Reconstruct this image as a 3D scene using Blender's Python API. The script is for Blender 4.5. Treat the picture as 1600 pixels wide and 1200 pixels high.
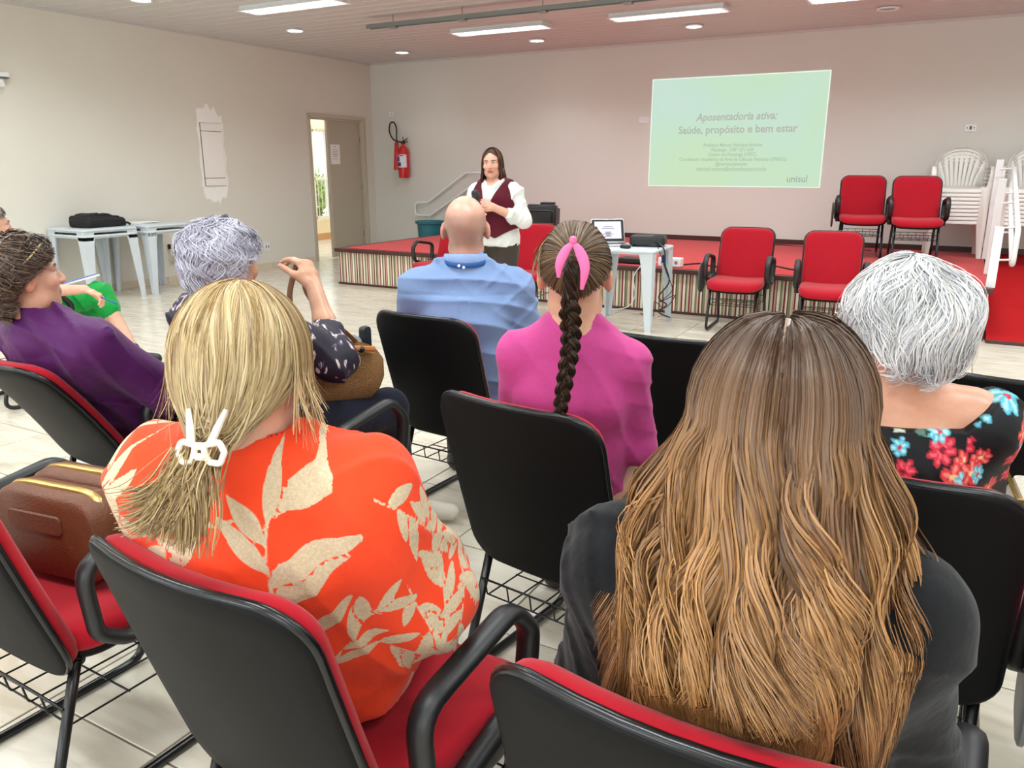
import bpy, bmesh, math, random
import numpy as np
from mathutils import Vector, Matrix

for o in list(bpy.data.objects): bpy.data.objects.remove(o, do_unlink=True)
SC = bpy.context.scene
COL = SC.collection
R = math.radians
rng = np.random.default_rng(7)
random.seed(7)

# ------------------------------------------------------------------ camera
YAW, PITCH, CAMH, FPX = R(29.1), R(15.3), 1.42, 1237.0
cd = bpy.data.cameras.new('camera'); cam = bpy.data.objects.new('camera', cd); COL.objects.link(cam)
cam.location = (0, 0, CAMH)
cam.rotation_euler = (R(90) - PITCH, 0, YAW)
cd.sensor_width = 36; cd.lens = FPX / 1600 * 36; cd.clip_start = .02
SC.camera = cam

# ------------------------------------------------------------------ world, exposure
W = bpy.data.worlds.new('world'); SC.world = W; W.use_nodes = True
bg = W.node_tree.nodes['Background']; bg.inputs[0].default_value = (.86, .93, 1, 1); bg.inputs[1].default_value = 2.6
SC.view_settings.view_transform = 'Standard'; SC.view_settings.look = 'None'
SC.view_settings.exposure = 0.42; SC.view_settings.gamma = 1; SC.view_settings.use_curve_mapping = False
LAMP_W = 16.8          # watts per fluorescent fitting
SPOT_W = 2.5           # watts per downlight
WIN_W = 36.0          # watts per area lamp in the added rear windows

# ------------------------------------------------------------------ helpers
def srgb(r, g, b):
    f = lambda c: c / 12.92 if c <= .04045 else ((c + .055) / 1.055) ** 2.4
    return (f(r / 255), f(g / 255), f(b / 255), 1)

def mat(name, col, rough=.5, spec=.5, metal=0, bump=0, bscale=40, var=0, vscale=6, coat=0, sheen=0, stretch=None, emis=None, estr=0, trans=0, alpha=1, sub=0):
    m = bpy.data.materials.new(name); m.use_nodes = True
    nt = m.node_tree; N = nt.nodes; L = nt.links; b = N['Principled BSDF']
    b.inputs['Base Color'].default_value = col; b.inputs['Roughness'].default_value = rough
    b.inputs['Specular IOR Level'].default_value = spec; b.inputs['Metallic'].default_value = metal
    b.inputs['Coat Weight'].default_value = coat; b.inputs['Sheen Weight'].default_value = sheen
    b.inputs['Transmission Weight'].default_value = trans
    if sub: b.inputs['Subsurface Weight'].default_value = sub; b.inputs['Subsurface Radius'].default_value = (.012, .005, .003)
    if emis: b.inputs['Emission Color'].default_value = emis; b.inputs['Emission Strength'].default_value = estr
    tc = N.new('ShaderNodeTexCoord'); src = tc.outputs['Object']
    if stretch:
        mp = N.new('ShaderNodeMapping'); mp.inputs['Scale'].default_value = stretch; L.new(src, mp.inputs[0]); src = mp.outputs[0]
    if var:
        n = N.new('ShaderNodeTexNoise'); n.inputs['Scale'].default_value = vscale; n.inputs['Detail'].default_value = 5; L.new(src, n.inputs['Vector'])
        mx = N.new('ShaderNodeMix'); mx.data_type = 'RGBA'
        mx.inputs[6].default_value = tuple(c * (1 - var) for c in col[:3]) + (1,); mx.inputs[7].default_value = tuple(min(1, c * (1 + var)) for c in col[:3]) + (1,)
        L.new(n.outputs[0], mx.inputs[0]); L.new(mx.outputs[2], b.inputs['Base Color'])
    if bump:
        n2 = N.new('ShaderNodeTexNoise'); n2.inputs['Scale'].default_value = bscale; n2.inputs['Detail'].default_value = 4; L.new(src, n2.inputs['Vector'])
        bp = N.new('ShaderNodeBump'); bp.inputs['Strength'].default_value = bump; bp.inputs['Distance'].default_value = .01; L.new(n2.outputs[0], bp.inputs['Height']); L.new(bp.outputs[0], b.inputs['Normal'])
    return m

def add_ramp(nt, fac, stops, interp='LINEAR'):
    r = nt.nodes.new('ShaderNodeValToRGB'); r.color_ramp.interpolation = interp
    e = r.color_ramp.elements
    while len(e) < len(stops): e.new(.5)
    for el, (p, c) in zip(e, stops): el.position = p; el.color = c
    nt.links.new(fac, r.inputs[0]); return r

def obj(name, mesh, m=None, parent=None, smooth=None):
    o = bpy.data.objects.new(name, mesh); COL.objects.link(o)
    if m is not None and not mesh.materials:
        for q in (m if isinstance(m, (list, tuple)) else [m]): mesh.materials.append(q)
    if parent is not None: o.parent = parent
    if smooth: mesh.shade_smooth()
    return o

def tag(o, label, cat, group=None, kind=None):
    if label: o['label'] = label
    if cat: o['category'] = cat
    if group: o['group'] = group
    if kind: o['kind'] = kind
    return o

def thing(name, label, cat, loc=(0, 0, 0), rz=0, group=None):
    o = bpy.data.objects.new(name, None); COL.objects.link(o); o.empty_display_size = .1
    o.location = loc; o.rotation_euler = (0, 0, rz); return tag(o, label, cat, group)

def dup(root, label=None, loc=None, rz=None, group=None):
    def cp(o, par):
        c = o.copy(); COL.objects.link(c); c.parent = par
        for ch in [k for k in bpy.data.objects if k.parent == o and k != c]: cp(ch, c)
        return c
    kids = {}
    r = cp(root, root.parent)
    if label: r['label'] = label
    if group: r['group'] = group
    if loc is not None: r.location = loc
    if rz is not None: r.rotation_euler = (0, 0, rz)
    return r

def fillet(pts, rad, n=5, closed=False):
    """polyline with rounded corners"""
    P = [Vector(p) for p in pts]; out = []; m = len(P)
    rads = rad if isinstance(rad, (list, tuple)) else [rad] * m
    for i, p in enumerate(P):
        if not closed and i in (0, m - 1): out.append(p); continue
        a = P[(i - 1) % m]; b = P[(i + 1) % m]; u = (a - p); v = (b - p); lu, lv = u.length, v.length
        u.normalize(); v.normalize(); ang = u.angle(v) / 2
        d = min(rads[i] / max(math.tan(ang), .05), lu * .49, lv * .49)
        s, e = p + u * d, p + v * d
        for k in range(n + 1):
            t = k / n; out.append((1 - t) ** 2 * s + 2 * t * (1 - t) * p + t * t * e)
    return out

class MB:
    def __init__(s): s.v = []; s.f = []; s.mi = []; s.cur = 0
    def add(s, v, f):
        o = len(s.v); s.v += [tuple(p) for p in v]; s.f += [tuple(i + o for i in q) for q in f]; s.mi += [s.cur] * len(f); return s
    def box(s, c, d, bev=0, M=None):
        x, y, z = d[0] / 2, d[1] / 2, d[2] / 2
        if not bev:
            v = [(-x, -y, -z), (x, -y, -z), (x, y, -z), (-x, y, -z), (-x, -y, z), (x, -y, z), (x, y, z), (-x, y, z)]
            f = [(0, 3, 2, 1), (4, 5, 6, 7), (0, 1, 5, 4), (1, 2, 6, 5), (2, 3, 7, 6), (3, 0, 4, 7)]
        else:
            bm = bmesh.new(); bmesh.ops.create_cube(bm, size=1)
            for q in bm.verts: q.co = Vector((q.co.x * d[0], q.co.y * d[1], q.co.z * d[2]))
            bmesh.ops.bevel(bm, geom=bm.edges[:], offset=min(bev, min(d) * .49), segments=2, affect='EDGES', profile=.6)
            bm.verts.index_update(); v = [tuple(q.co) for q in bm.verts]; f = [tuple(k.index for k in q.verts) for q in bm.faces]; bm.free()
        T = Matrix.Translation(Vector(c)) @ (M.to_4x4() if M is not None else Matrix.Identity(4))
        return s.add([T @ Vector(q) for q in v], f)
    def tube(s, pts, r, n=8, closed=False, ry=None, ref=None, cap=True):
        """swept ellipse: r across the side axis, ry along the other; r may be a list"""
        P = np.array([tuple(p) for p in pts], float); m = len(P)
        T = np.roll(P, -1, 0) - np.roll(P, 1, 0)
        if not closed: T[0] = P[1] - P[0]; T[-1] = P[-1] - P[-2]
        T /= np.linalg.norm(T, axis=1)[:, None] + 1e-12
        rr = np.broadcast_to(np.array(r, float), (m,)); r2 = rr if ry is None else np.broadcast_to(np.array(ry, float), (m,))
        if ref is not None: A = np.broadcast_to(np.array(ref, float), (m, 3)).copy()
        else:
            A = np.zeros((m, 3)); a = np.array([0, 0, 1.]) if abs(T[0][2]) < .9 else np.array([1., 0, 0])
            for i in range(m):
                a = a - T[i] * (a @ T[i]); a /= np.linalg.norm(a) + 1e-12; A[i] = a
        A = A - T * (A * T).sum(1)[:, None]; A /= np.linalg.norm(A, axis=1)[:, None] + 1e-12
        B = np.cross(T, A); v = []; f = []
        for i in range(m):
            for k in range(n):
                t = 2 * math.pi * k / n
                v.append(P[i] + A[i] * math.cos(t) * rr[i] + B[i] * math.sin(t) * r2[i])
        for i in range(m if closed else m - 1):
            j = (i + 1) % m
            for k in range(n): f.append((i * n + k, i * n + (k + 1) % n, j * n + (k + 1) % n, j * n + k))
        if not closed and cap: f.append(tuple(range(n - 1, -1, -1))); f.append(tuple((m - 1) * n + k for k in range(n)))
        return s.add(v, f)
    def lathe(s, prof, n=20, c=(0, 0, 0), M=None):
        v = []; f = []; m = len(prof)
        for r_, z in prof:
            for k in range(n): t = 2 * math.pi * k / n; v.append(Vector((r_ * math.cos(t), r_ * math.sin(t), z)))
        for i in range(m - 1):
            for k in range(n): f.append((i * n + k, i * n + (k + 1) % n, (i + 1) * n + (k + 1) % n, (i + 1) * n + k))
        f.append(tuple(range(n - 1, -1, -1))); f.append(tuple((m - 1) * n + k for k in range(n)))
        T = Matrix.Translation(Vector(c)) @ (M.to_4x4() if M is not None else Matrix.Identity(4))
        return s.add([T @ q for q in v], f)
    def pad(s, w, h, r, rings, fn, n=7):
        """stack of inset rounded rectangles (inset, height) mapped by fn(x, y, t) -> point"""
        v = []; f = []; cnt = 0
        for ins, ht in rings:
            hw, hh, rr = w / 2 - ins, h / 2 - ins, max(r - ins, .004); ring = []
            for cx, cy, a0 in ((hw - rr, hh - rr, 0), (-hw + rr, hh - rr, 90), (-hw + rr, -hh + rr, 180), (hw - rr, -hh + rr, 270)):
                for k in range(n): a = R(a0 + 90 * k / (n - 1)); ring.append((cx + rr * math.cos(a), cy + rr * math.sin(a)))
            # subdivide straight runs so that curved mappings follow
            full = []
            for i, p in enumerate(ring):
                q = ring[(i + 1) % len(ring)]; full.append(p)
                if (i + 1) % n == 0:
                    for k in range(1, 6): t = k / 6; full.append((p[0] + (q[0] - p[0]) * t, p[1] + (q[1] - p[1]) * t))
            cnt = len(full); v += [fn(x, y, ht) for x, y in full]
        for i in range(len(rings) - 1):
            for k in range(cnt): f.append((i * cnt + k, i * cnt + (k + 1) % cnt, (i + 1) * cnt + (k + 1) % cnt, (i + 1) * cnt + k))
        f.append(tuple(range(cnt - 1, -1, -1))); f.append(tuple((len(rings) - 1) * cnt + k for k in range(cnt)))
        return s.add(v, f)
    def mesh(s, name, smooth=False, angle=None):
        me = bpy.data.meshes.new(name); me.from_pydata(s.v, [], s.f); me.update()
        if any(s.mi): me.polygons.foreach_set('material_index', s.mi)
        bm = bmesh.new(); bm.from_mesh(me); bmesh.ops.recalc_face_normals(bm, faces=bm.faces[:])
        bm.to_mesh(me); bm.free()
        if smooth:
            me.shade_smooth()
            if angle: me.set_sharp_from_angle(angle=R(angle))
        return me
    def build(s, name, m, parent=None, smooth=False, angle=40):
        return obj(name, s.mesh(name, smooth, angle if smooth else None), m, parent)

def struct(o): o['kind'] = 'structure'; return o

# ------------------------------------------------------------------ materials of the room
def tile_material():
    m = bpy.data.materials.new('beige_ceramic_tile'); m.use_nodes = True; nt = m.node_tree; N = nt.nodes; L = nt.links; b = N['Principled BSDF']
    tc = N.new('ShaderNodeTexCoord'); geo = N.new('ShaderNodeNewGeometry'); oi = N.new('ShaderNodeObjectInfo')
    ad = N.new('ShaderNodeVectorMath'); ad.operation = 'ADD'; L.new(geo.outputs['Position'], ad.inputs[0])
    sc = N.new('ShaderNodeVectorMath'); sc.operation = 'SCALE'; sc.inputs[0].default_value = (7, 13, 3); L.new(oi.outputs['Random'], sc.inputs['Scale']); L.new(sc.outputs[0], ad.inputs[1])
    mp = N.new('ShaderNodeMapping'); mp.inputs['Scale'].default_value = (1.2, 4.5, 1); mp.inputs['Rotation'].default_value = (0, 0, .5); L.new(ad.outputs[0], mp.inputs[0])
    n = N.new('ShaderNodeTexNoise'); n.inputs['Scale'].default_value = 3.0; n.inputs['Detail'].default_value = 6; n.inputs['Distortion'].default_value = .8; L.new(mp.outputs[0], n.inputs['Vector'])
    r = add_ramp(nt, n.outputs[0], [(.25, srgb(186, 175, 156)), (.5, srgb(205, 196, 180)), (.8, srgb(216, 209, 195))])
    L.new(r.outputs[0], b.inputs['Base Color']); b.inputs['Roughness'].default_value = .2; b.inputs['Specular IOR Level'].default_value = .5
    return m

def stripe_material():
    m = bpy.data.materials.new('striped_fabric'); m.use_nodes = True; nt = m.node_tree; N = nt.nodes; L = nt.links; b = N['Principled BSDF']
    geo = N.new('ShaderNodeNewGeometry'); sx = N.new('ShaderNodeSeparateXYZ'); L.new(geo.outputs['Position'], sx.inputs[0])
    ay = N.new('ShaderNodeMath'); ay.operation = 'ADD'; L.new(sx.outputs[0], ay.inputs[0]); L.new(sx.outputs[1], ay.inputs[1])
    mu = N.new('ShaderNodeMath'); mu.operation = 'MULTIPLY'; mu.inputs[1].default_value = 1 / .27; L.new(ay.outputs[0], mu.inputs[0])
    fr = N.new('ShaderNodeMath'); fr.operation = 'FRACT'; L.new(mu.outputs[0], fr.inputs[0])
    red, crm, olv, wht, drk, pnk = srgb(128, 34, 38), srgb(214, 202, 178), srgb(140, 134, 98), srgb(236, 228, 210), srgb(62, 36, 30), srgb(206, 160, 144)
    st = [(0, crm), (.07, red), (.12, pnk), (.18, drk), (.21, wht), (.30, olv), (.38, crm), (.43, red), (.50, wht), (.56, drk), (.59, olv), (.68, crm), (.74, pnk), (.79, red), (.84, wht), (.93, drk), (.96, olv)]
    r = add_ramp(nt, fr.outputs[0], st, 'CONSTANT'); L.new(r.outputs[0], b.inputs['Base Color']); b.inputs['Roughness'].default_value = .8
    return m

def wall_material(name, c):
    m = mat(name, c, rough=.75, spec=.25, var=.025, vscale=1.3, bump=.05, bscale=90); return m

M_wall = wall_material('cream_wall_paint', srgb(223, 219, 209))
M_wallb = wall_material('pale_cream_wall_paint', srgb(219, 217, 210))
M_tile = tile_material()
M_grout = mat('grey_grout', srgb(122, 112, 100), rough=.9)
M_pvc = mat('white_pvc_ceiling', srgb(206, 202, 200), rough=.45, spec=.4)
M_carpet = mat('red_carpet', srgb(186, 38, 40), rough=.95, spec=.1, var=.10, vscale=60, bump=.3, bscale=400, sheen=.2)
M_brown = mat('dark_brown_wood_trim', srgb(70, 34, 30), rough=.4, var=.2, vscale=12)
M_stripe = stripe_material()
M_jamb = mat('taupe_painted_metal', srgb(196, 186, 168), rough=.4)
M_leaf = mat('taupe_door_paint', srgb(186, 176, 158), rough=.45, var=.02)
M_white = mat('white_plastic', srgb(232, 234, 234), rough=.35, spec=.5)
M_tabpl = mat('cool_white_plastic', srgb(204, 212, 218), rough=.38, spec=.5)
M_chpl = mat('off_white_plastic', srgb(228, 224, 218), rough=.35, spec=.5)
M_black = mat('black_plastic', srgb(22, 23, 25), rough=.42, spec=.5)
M_paper = mat('white_paper', srgb(240, 240, 238), rough=.8)
M_steel = mat('grey_steel', srgb(150, 152, 150), rough=.4, metal=.6)
M_base = mat('ceramic_baseboard', srgb(214, 200, 178), rough=.3, var=.06, vscale=5)

# ------------------------------------------------------------------ room shell
XL, YB, ZC, XR, YR = -8.75, 10.95, 3.045, 4.6, -3.6
DY0, DY1, DZ = 9.44, 10.70, 2.17          # doorway
SY, SZ, SX0, SX1 = 7.68, .445, -6.78, .29   # stage front, height, ends

def slab(name, boxes, m, kind=True):
    b = MB()
    for (x0, x1, y0, y1, z0, z1) in boxes: b.box(((x0 + x1) / 2, (y0 + y1) / 2, (z0 + z1) / 2), (x1 - x0, y1 - y0, z1 - z0))
    o = b.build(name, m); struct(o); return o

floor = slab('floor', [(-11.6, XR + .15, YR - .15, 14.3, -.15, -.004)], M_grout)
wall_left = slab('wall_left', [(XL - .15, XL, YR, DY0, 0, ZC + .1), (XL - .15, XL, DY0, DY1, DZ, ZC + .1), (XL - .15, XL, DY1, YB + .15, 0, ZC + .1)], M_wall)
wall_back = slab('wall_back', [(XL, XR, YB, YB + .15, 0, ZC + .1)], M_wallb)
wall_right = slab('wall_right', [(XR, XR + .15, YR, YB + .15, 0, ZC + .1)], M_wall)
# rear wall behind the camera with three unseen windows, added for frontal daylight
RW = [(-7.4, -5.0), (-3.6, -1.2), (.2, 2.6)]
bx = []; xs = [XL] + [q for w in RW for q in w] + [XR]
for i in range(0, len(xs), 2): bx.append((xs[i], xs[i + 1], YR - .15, YR, 0, ZC + .1))
for a, b_ in RW: bx += [(a, b_, YR - .15, YR, 0, .95), (a, b_, YR - .15, YR, 2.35, ZC + .1)]
wall_rear = slab('wall_rear', bx, M_wall)
for i, (a, b_) in enumerate(RW):
    w = MB(); c = (a + b_) / 2
    for x in (a + .025, c, b_ - .025): w.box((x, YR - .08, 1.65), (.05, .05, 1.4))
    for z in (.975, 2.325): w.box((c, YR - .08, z), (b_ - a, .05, .05))
    wo = w.build('window_%d' % (i + 2), M_white); struct(wo)
    lt = bpy.data.lights.new('window_daylight', 'AREA'); lt.shape = 'RECTANGLE'; lt.size = b_ - a - .1; lt.size_y = 1.3; lt.energy = WIN_W; lt.color = (.86, .95, 1)
    lo = bpy.data.objects.new('window_daylight', lt); COL.objects.link(lo); lo.location = (c, YR - .14, 1.65); lo.rotation_euler = (R(-90), 0, R(180))

# floor tiles: one object each for those that show largest, the rest joined
PT, TX0, TY0 = .449, .21, 1.02
fwv = Vector((-math.sin(YAW) * math.cos(PITCH), math.cos(YAW) * math.cos(PITCH), -math.sin(PITCH)))
rtv = Vector((math.cos(YAW), math.sin(YAW), 0)); upv = rtv.cross(fwv)
def depth_ok(p):
    d = Vector(p) - Vector((0, 0, CAMH)); z = d.dot(fwv)
    if z < .15: return None
    x = d.dot(rtv) / z * FPX; y = d.dot(upv) / z * FPX
    return z if abs(x) < 860 and abs(y) < 660 else None
tb = MB(); g = .0034; hh = PT / 2 - g
def tile_geo(cx, cy, mb):
    v = []
    for z, i in ((-.006, 0), (-.0012, 0), (0, .0014)):
        a = hh - i; v += [(cx - a, cy - a, z), (cx + a, cy - a, z), (cx + a, cy + a, z), (cx - a, cy + a, z)]
    f = [(8, 9, 10, 11)]
    for l in (0, 4):
        for k in range(4): f.append((l + k, l + (k + 1) % 4, l + 4 + (k + 1) % 4, l + 4 + k))
    mb.add(v, f)
tile_geo(0, 0, tb); tile_me = tb.mesh('tile'); tile_me.materials.append(M_tile)
cells = []; rest = MB()
for i in range(-27, 11):
    for j in range(-11, 30):
        cx, cy = TX0 + (i + .5) * PT, TY0 + (j + .5) * PT
        if cx < -11.4 or cx > XR - .2 or cy < YR + .2 or cy > 14: continue
        if cx > SX0 + .25 and cy > SY + .25: continue
        if XL - .35 < cx < XL + .02 and not (DY0 - .3 < cy < DY1 + .3): continue
        if cx < XL - .3 and cy < 7.5: continue
        z = depth_ok((cx, cy, 0)); cells.append((z if z else 99, cx, cy))
cells.sort()
for z, cx, cy in cells[:290]:
    o = bpy.data.objects.new('tile', tile_me); COL.objects.link(o); o.location = (cx, cy, 0); o.parent = floor
for z, cx, cy in cells[290:]: tile_geo(cx, cy, rest)
ro = rest.build('distant_tiles', M_tile, floor); ro['kind'] = 'stuff'

# ceiling: boards 0.2 m wide along the room
ceiling = slab('ceiling', [(XL - .15, XR + .15, YR - .15, YB + .15, ZC + .012, ZC + .1)], mat('dark_ceiling_void', srgb(70, 66, 64), rough=.9))  # backing coloured dark to deepen the shade in the board gaps
pb = MB(); Lx = XR - XL
pb.add([(0, .006, .012), (0, .004, .006), (0, .012, 0), (0, .188, 0), (0, .196, .006), (0, .194, .012), (Lx, .006, .012), (Lx, .004, .006), (Lx, .012, 0), (Lx, .188, 0), (Lx, .196, .006), (Lx, .194, .012)],
       [(k, k + 1, k + 7, k + 6) for k in range(5)] + [(0, 5, 11, 6), (0, 1, 2, 3, 4, 5), (11, 10, 9, 8, 7, 6)])
pme = pb.mesh('ceiling_board'); pme.materials.append(M_pvc)
y = YB - .2
while y > YR:
    o = bpy.data.objects.new('ceiling_board', pme); COL.objects.link(o); o.location = (XL, y, ZC); o.parent = ceiling; y -= .2
# cornice strips where ceiling meets the walls
tr = MB(); tr.box((XL + .012, (YR + YB) / 2, ZC - .012), (.024, YB - YR, .024)); struct(tr.build('trim_1', M_pvc))
tr = MB(); tr.box(((XL + XR) / 2, YB - .012, ZC - .012), (XR - XL, .024, .024)); struct(tr.build('trim_2', M_pvc))
# ceramic baseboard along the left wall, tile by tile
bb = MB(); bb.box((.006, 0, .04), (.012, .445, .08), .002); bbm = bb.mesh('baseboard_tile'); bbm.materials.append(M_base)
base = slab('baseboard_left', [(XL, XL + .004, YR, DY0 - .06, 0, .079)], M_grout)
yy = DY0 - .06 - .2245
while yy > 3.6:
    o = bpy.data.objects.new('baseboard_tile', bbm); COL.objects.link(o); o.location = (XL, yy, 0); o.parent = base; yy -= .449
slab('baseboard_back', [(XL, SX0, YB - .012, YB, 0, .08)], M_base)
slab('trim_3', [(SX0, 2.2, YB - .02, YB, SZ, SZ + .065)], M_brown)      # dark skirting above the stage

# doorway: frame, closed leaf with notice, open leaf, corridor beyond
df = MB(); t = .055
df.box((XL - .07, DY0 - .01, DZ / 2), (.19, t, DZ), .004); df.box((XL - .07, DY1 + .01, DZ / 2), (.19, t, DZ), .004); df.box((XL - .07, (DY0 + DY1) / 2, DZ + .01), (.19, DY1 - DY0 + .075, t), .004)
df.box((XL - .05, (DY0 + DY1) / 2, DZ - .03), (.04, DY1 - DY0, .03))
fr = struct(df.build('trim_4', M_jamb))
d1 = struct(MB().box((XL - .075, 10.28, DZ / 2 - .01), (.035, .79, DZ - .05), .003).build('door_1', M_leaf))
MB().box((XL - .054, 9.90, DZ / 2 - .01), (.02, .05, DZ - .05), .003).build('astragal', M_jamb, d1)
hb = MB()
for z in (.35, 1.1, 1.85): hb.tube([(XL - .05, 10.665, z - .04), (XL - .05, 10.665, z + .04)], .008)
hb.build('hinge', M_steel, d1)
nt_ = MB(); nt_.box((XL - .056, 10.06, 1.62), (.002, .215, .30)); npap = nt_.build('notice', M_paper); tag(npap, 'white printed notice sheet taped to the closed door leaf', 'notice')
ln = MB()
for k, (w_, z) in enumerate([(.06, 1.735), (.13, 1.69), (.12, 1.665), (.14, 1.64), (.13, 1.615), (.10, 1.59), (.12, 1.55)]): ln.box((XL - .0547, 10.06, z), (.0006, w_, .006))
ln.build('print_lines', mat('grey_print', srgb(120, 122, 130), rough=.8), npap)
d2 = struct(MB().box((-.02, .30, DZ / 2 - .01), (.035, .60, DZ - .05), .003).build('door_2', mat('pale_door_paint', srgb(226, 218, 204), rough=.45)))  # open leaf in a paler colour that stands for sunlight on it
d2.location = (XL - .12, DY0 + .02, 0); d2.rotation_euler = (0, 0, R(43))
hd = MB(); hd.tube(fillet([(.0, .55, 1.05), (.05, .55, 1.05), (.05, .44, 1.05)], .015), .009); hd.box((.004, .55, 1.02), (.008, .035, .16), .002)
hd.build('door_handle', M_steel, d2)
XC = -11.3
CY0, CY1, CZ0, CZ1 = 11.86, 12.72, .42, 2.14
M_cwall = mat('warm_cream_corridor_paint', srgb(236, 220, 186), rough=.8)
slab('wall_corridor', [(XC - .15, XC, 7, CY0, 0, 3), (XC - .15, XC, CY1, 14.3, 0, 3), (XC - .15, XC, CY0, CY1, 0, CZ0), (XC - .15, XC, CY0, CY1, CZ1, 3), (XC, XL - .15, 14.15, 14.3, 0, 3), (XC, XL - .15, 6.9, 7.05, 0, 3), (XL - .15, XL, YB + .15, 14.3, 0, 3)], M_cwall)
slab('baseboard_corridor', [(XC, XC + .015, 7.05, 14.15, 0, .13)], mat('terracotta_skirting', srgb(196, 150, 104), rough=.5))
wf = MB()
for yy in (CY0 + .03, (CY0 + CY1) / 2, CY1 - .03): wf.box((XC - .06, yy, (CZ0 + CZ1) / 2), (.06, .05, CZ1 - CZ0))
for zz in (CZ0 + .025, 1.2, CZ1 - .025): wf.box((XC - .06, (CY0 + CY1) / 2, zz), (.06, CY1 - CY0, .05))
w1 = struct(wf.build('window_1', M_white))
gl = MB().box((XC - .075, (CY0 + CY1) / 2, (CZ0 + CZ1) / 2), (.004, CY1 - CY0 - .02, CZ1 - CZ0 - .02)).build('pane', mat('window_glass', (1, 1, 1, 1), rough=0, trans=1, spec=.3), w1)
gb = MB()
for k in range(9): yy = CY0 + .05 + k * (CY1 - CY0 - .1) / 8; gb.tube([(XC + .05, yy, CZ0 - .06), (XC + .05, yy, CZ1 + .08)], .007, 6)
for zz in (CZ0 - .03, 1.25, CZ1 + .03): gb.tube([(XC + .05, CY0 - .02, zz), (XC + .05, CY1 + .02, zz)], .007, 6)
grl = gb.build('window_grille', mat('cream_painted_bars', srgb(226, 214, 186), rough=.5)); tag(grl, 'cream painted iron grille over the corridor window', 'grille')
struct(MB().box((-15.5, 12.5, -.1), (8, 12, .1)).build('ground_outside', mat('grass_green', srgb(92, 120, 60), rough=.9, var=.3, vscale=9)))
# bush outside the corridor window
def bush(name, label, c, s, n, seed):
    r_ = np.random.default_rng(seed); t = thing(name, label, 'shrub', c)
    b = MB()
    for k in range(n):
        d = r_.normal(size=3); d /= np.linalg.norm(d); p = d * r_.uniform(.5, 1, 3) * s; p[2] += s[2]
        u = r_.normal(size=3); u /= np.linalg.norm(u); w = np.cross(u, d); w /= np.linalg.norm(w) + 1e-9; l = r_.uniform(.05, .11)
        b.add([p - u * l, p + w * l * .45 + d * .01, p + u * l, p - w * l * .45 + d * .01], [(0, 1, 2), (0, 2, 3)])
    lf = b.build('foliage', mat('leaf_green', srgb(120, 158, 70), rough=.6, var=.4, vscale=4), t); lf['kind'] = 'stuff'
    MB().tube([(0, 0, 0), (.03, .02, s[2]), (0, 0, s[2] * 1.6)], [.05, .035, .01], 7).build('trunk', mat('bark_brown', srgb(96, 76, 56), rough=.9), t)
bush('garden_shrub', 'light green leafy shrub outside the corridor window', (-13.2, 13.7, -.05), np.array([.75, .9, .85]), 2600, 3)

# ------------------------------------------------------------------ ceiling fittings
M_tubeL = mat('lit_fluorescent_tube', (1, 1, 1, 1), emis=(1, .99, .96, 1), estr=9)
M_louv = mat('aluminium_louvre', srgb(236, 236, 236), rough=.25, metal=.3)
def lum_parts(t):
    b = MB(); w, d, h = 1.26, .25, .05     # recessed tray open downward
    b.box((0, 0, h), (w, d, .004)); b.box((0, d / 2, h / 2), (w, .004, h)); b.box((0, -d / 2, h / 2), (w, .004, h)); b.box((w / 2, 0, h / 2), (.004, d, h)); b.box((-w / 2, 0, h / 2), (.004, d, h))
    for s in (-1, 1): b.box((0, s * (d / 2 + .012), -.002), (w + .05, .026, .006)); b.box((s * (w / 2 + .012), 0, -.002), (.026, d + .05, .006))
    b.build('housing', M_white, t)
    for s in (-1, 1): MB().tube([(-.6, s * .06, .03), (.6, s * .06, .03)], .013, 8).build('fluorescent_tube', M_tubeL, t)
    l = MB()
    for k in range(25): l.box((-.6 + k * .05, 0, .008), (.003, d - .01, .022))
    l.box((0, 0, .008), (w - .01, .004, .022)); l.build('louvre', M_louv, t)
lum0 = None
def luminaire(x, y, label, group=None):
    global lum0
    if lum0 is None: lum0 = t = thing('fluorescent_luminaire', label, 'ceiling light', (x, y, ZC - .045), 0, group); lum_parts(t)
    else: t = dup(lum0, label, (x, y, ZC - .045), 0, group)
    li = bpy.data.lights.new('fluorescent_light', 'AREA'); li.shape = 'RECTANGLE'; li.size = 1.2; li.size_y = .2; li.energy = LAMP_W; li.color = (.90, .985, 1); li.spread = R(150)
    lo = bpy.data.objects.new('fluorescent_light', li); COL.objects.link(lo); lo.location = (x, y, ZC - .06)
for x, y, lab in [(-5.12, 8.9, 'lit fluorescent ceiling light nearest the presenter, left of the two before the slide'), (-3.04, 8.9, 'lit fluorescent ceiling light with louvres, right of the two before the slide'),
                  (-6.25, 6.62, 'lit fluorescent ceiling light cut by the top edge, over the left tables')]: luminaire(x, y, lab)
for x in (-5.12, -3.04, -.95, 1.14, 3.2):
    for y in (8.9, 6.62, 4.4, 2.2, 0, -2.1):
        if y == 8.9 and x < -2: continue
        if y == 6.62 and x < -3.5: continue
        luminaire(x, y, 'lit fluorescent ceiling light above the audience, outside the picture', 'ceiling lights outside the picture')
for y in (4.4, 2.2, 0, -2.1): luminaire(-7.2, y, 'lit fluorescent ceiling light above the audience, outside the picture', 'ceiling lights outside the picture')
M_glow = mat('lit_bulb', (1, 1, 1, 1), emis=(1, .98, .95, 1), estr=14); M_off = mat('unlit_reflector', srgb(170, 170, 168), rough=.25, metal=.5)
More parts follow.
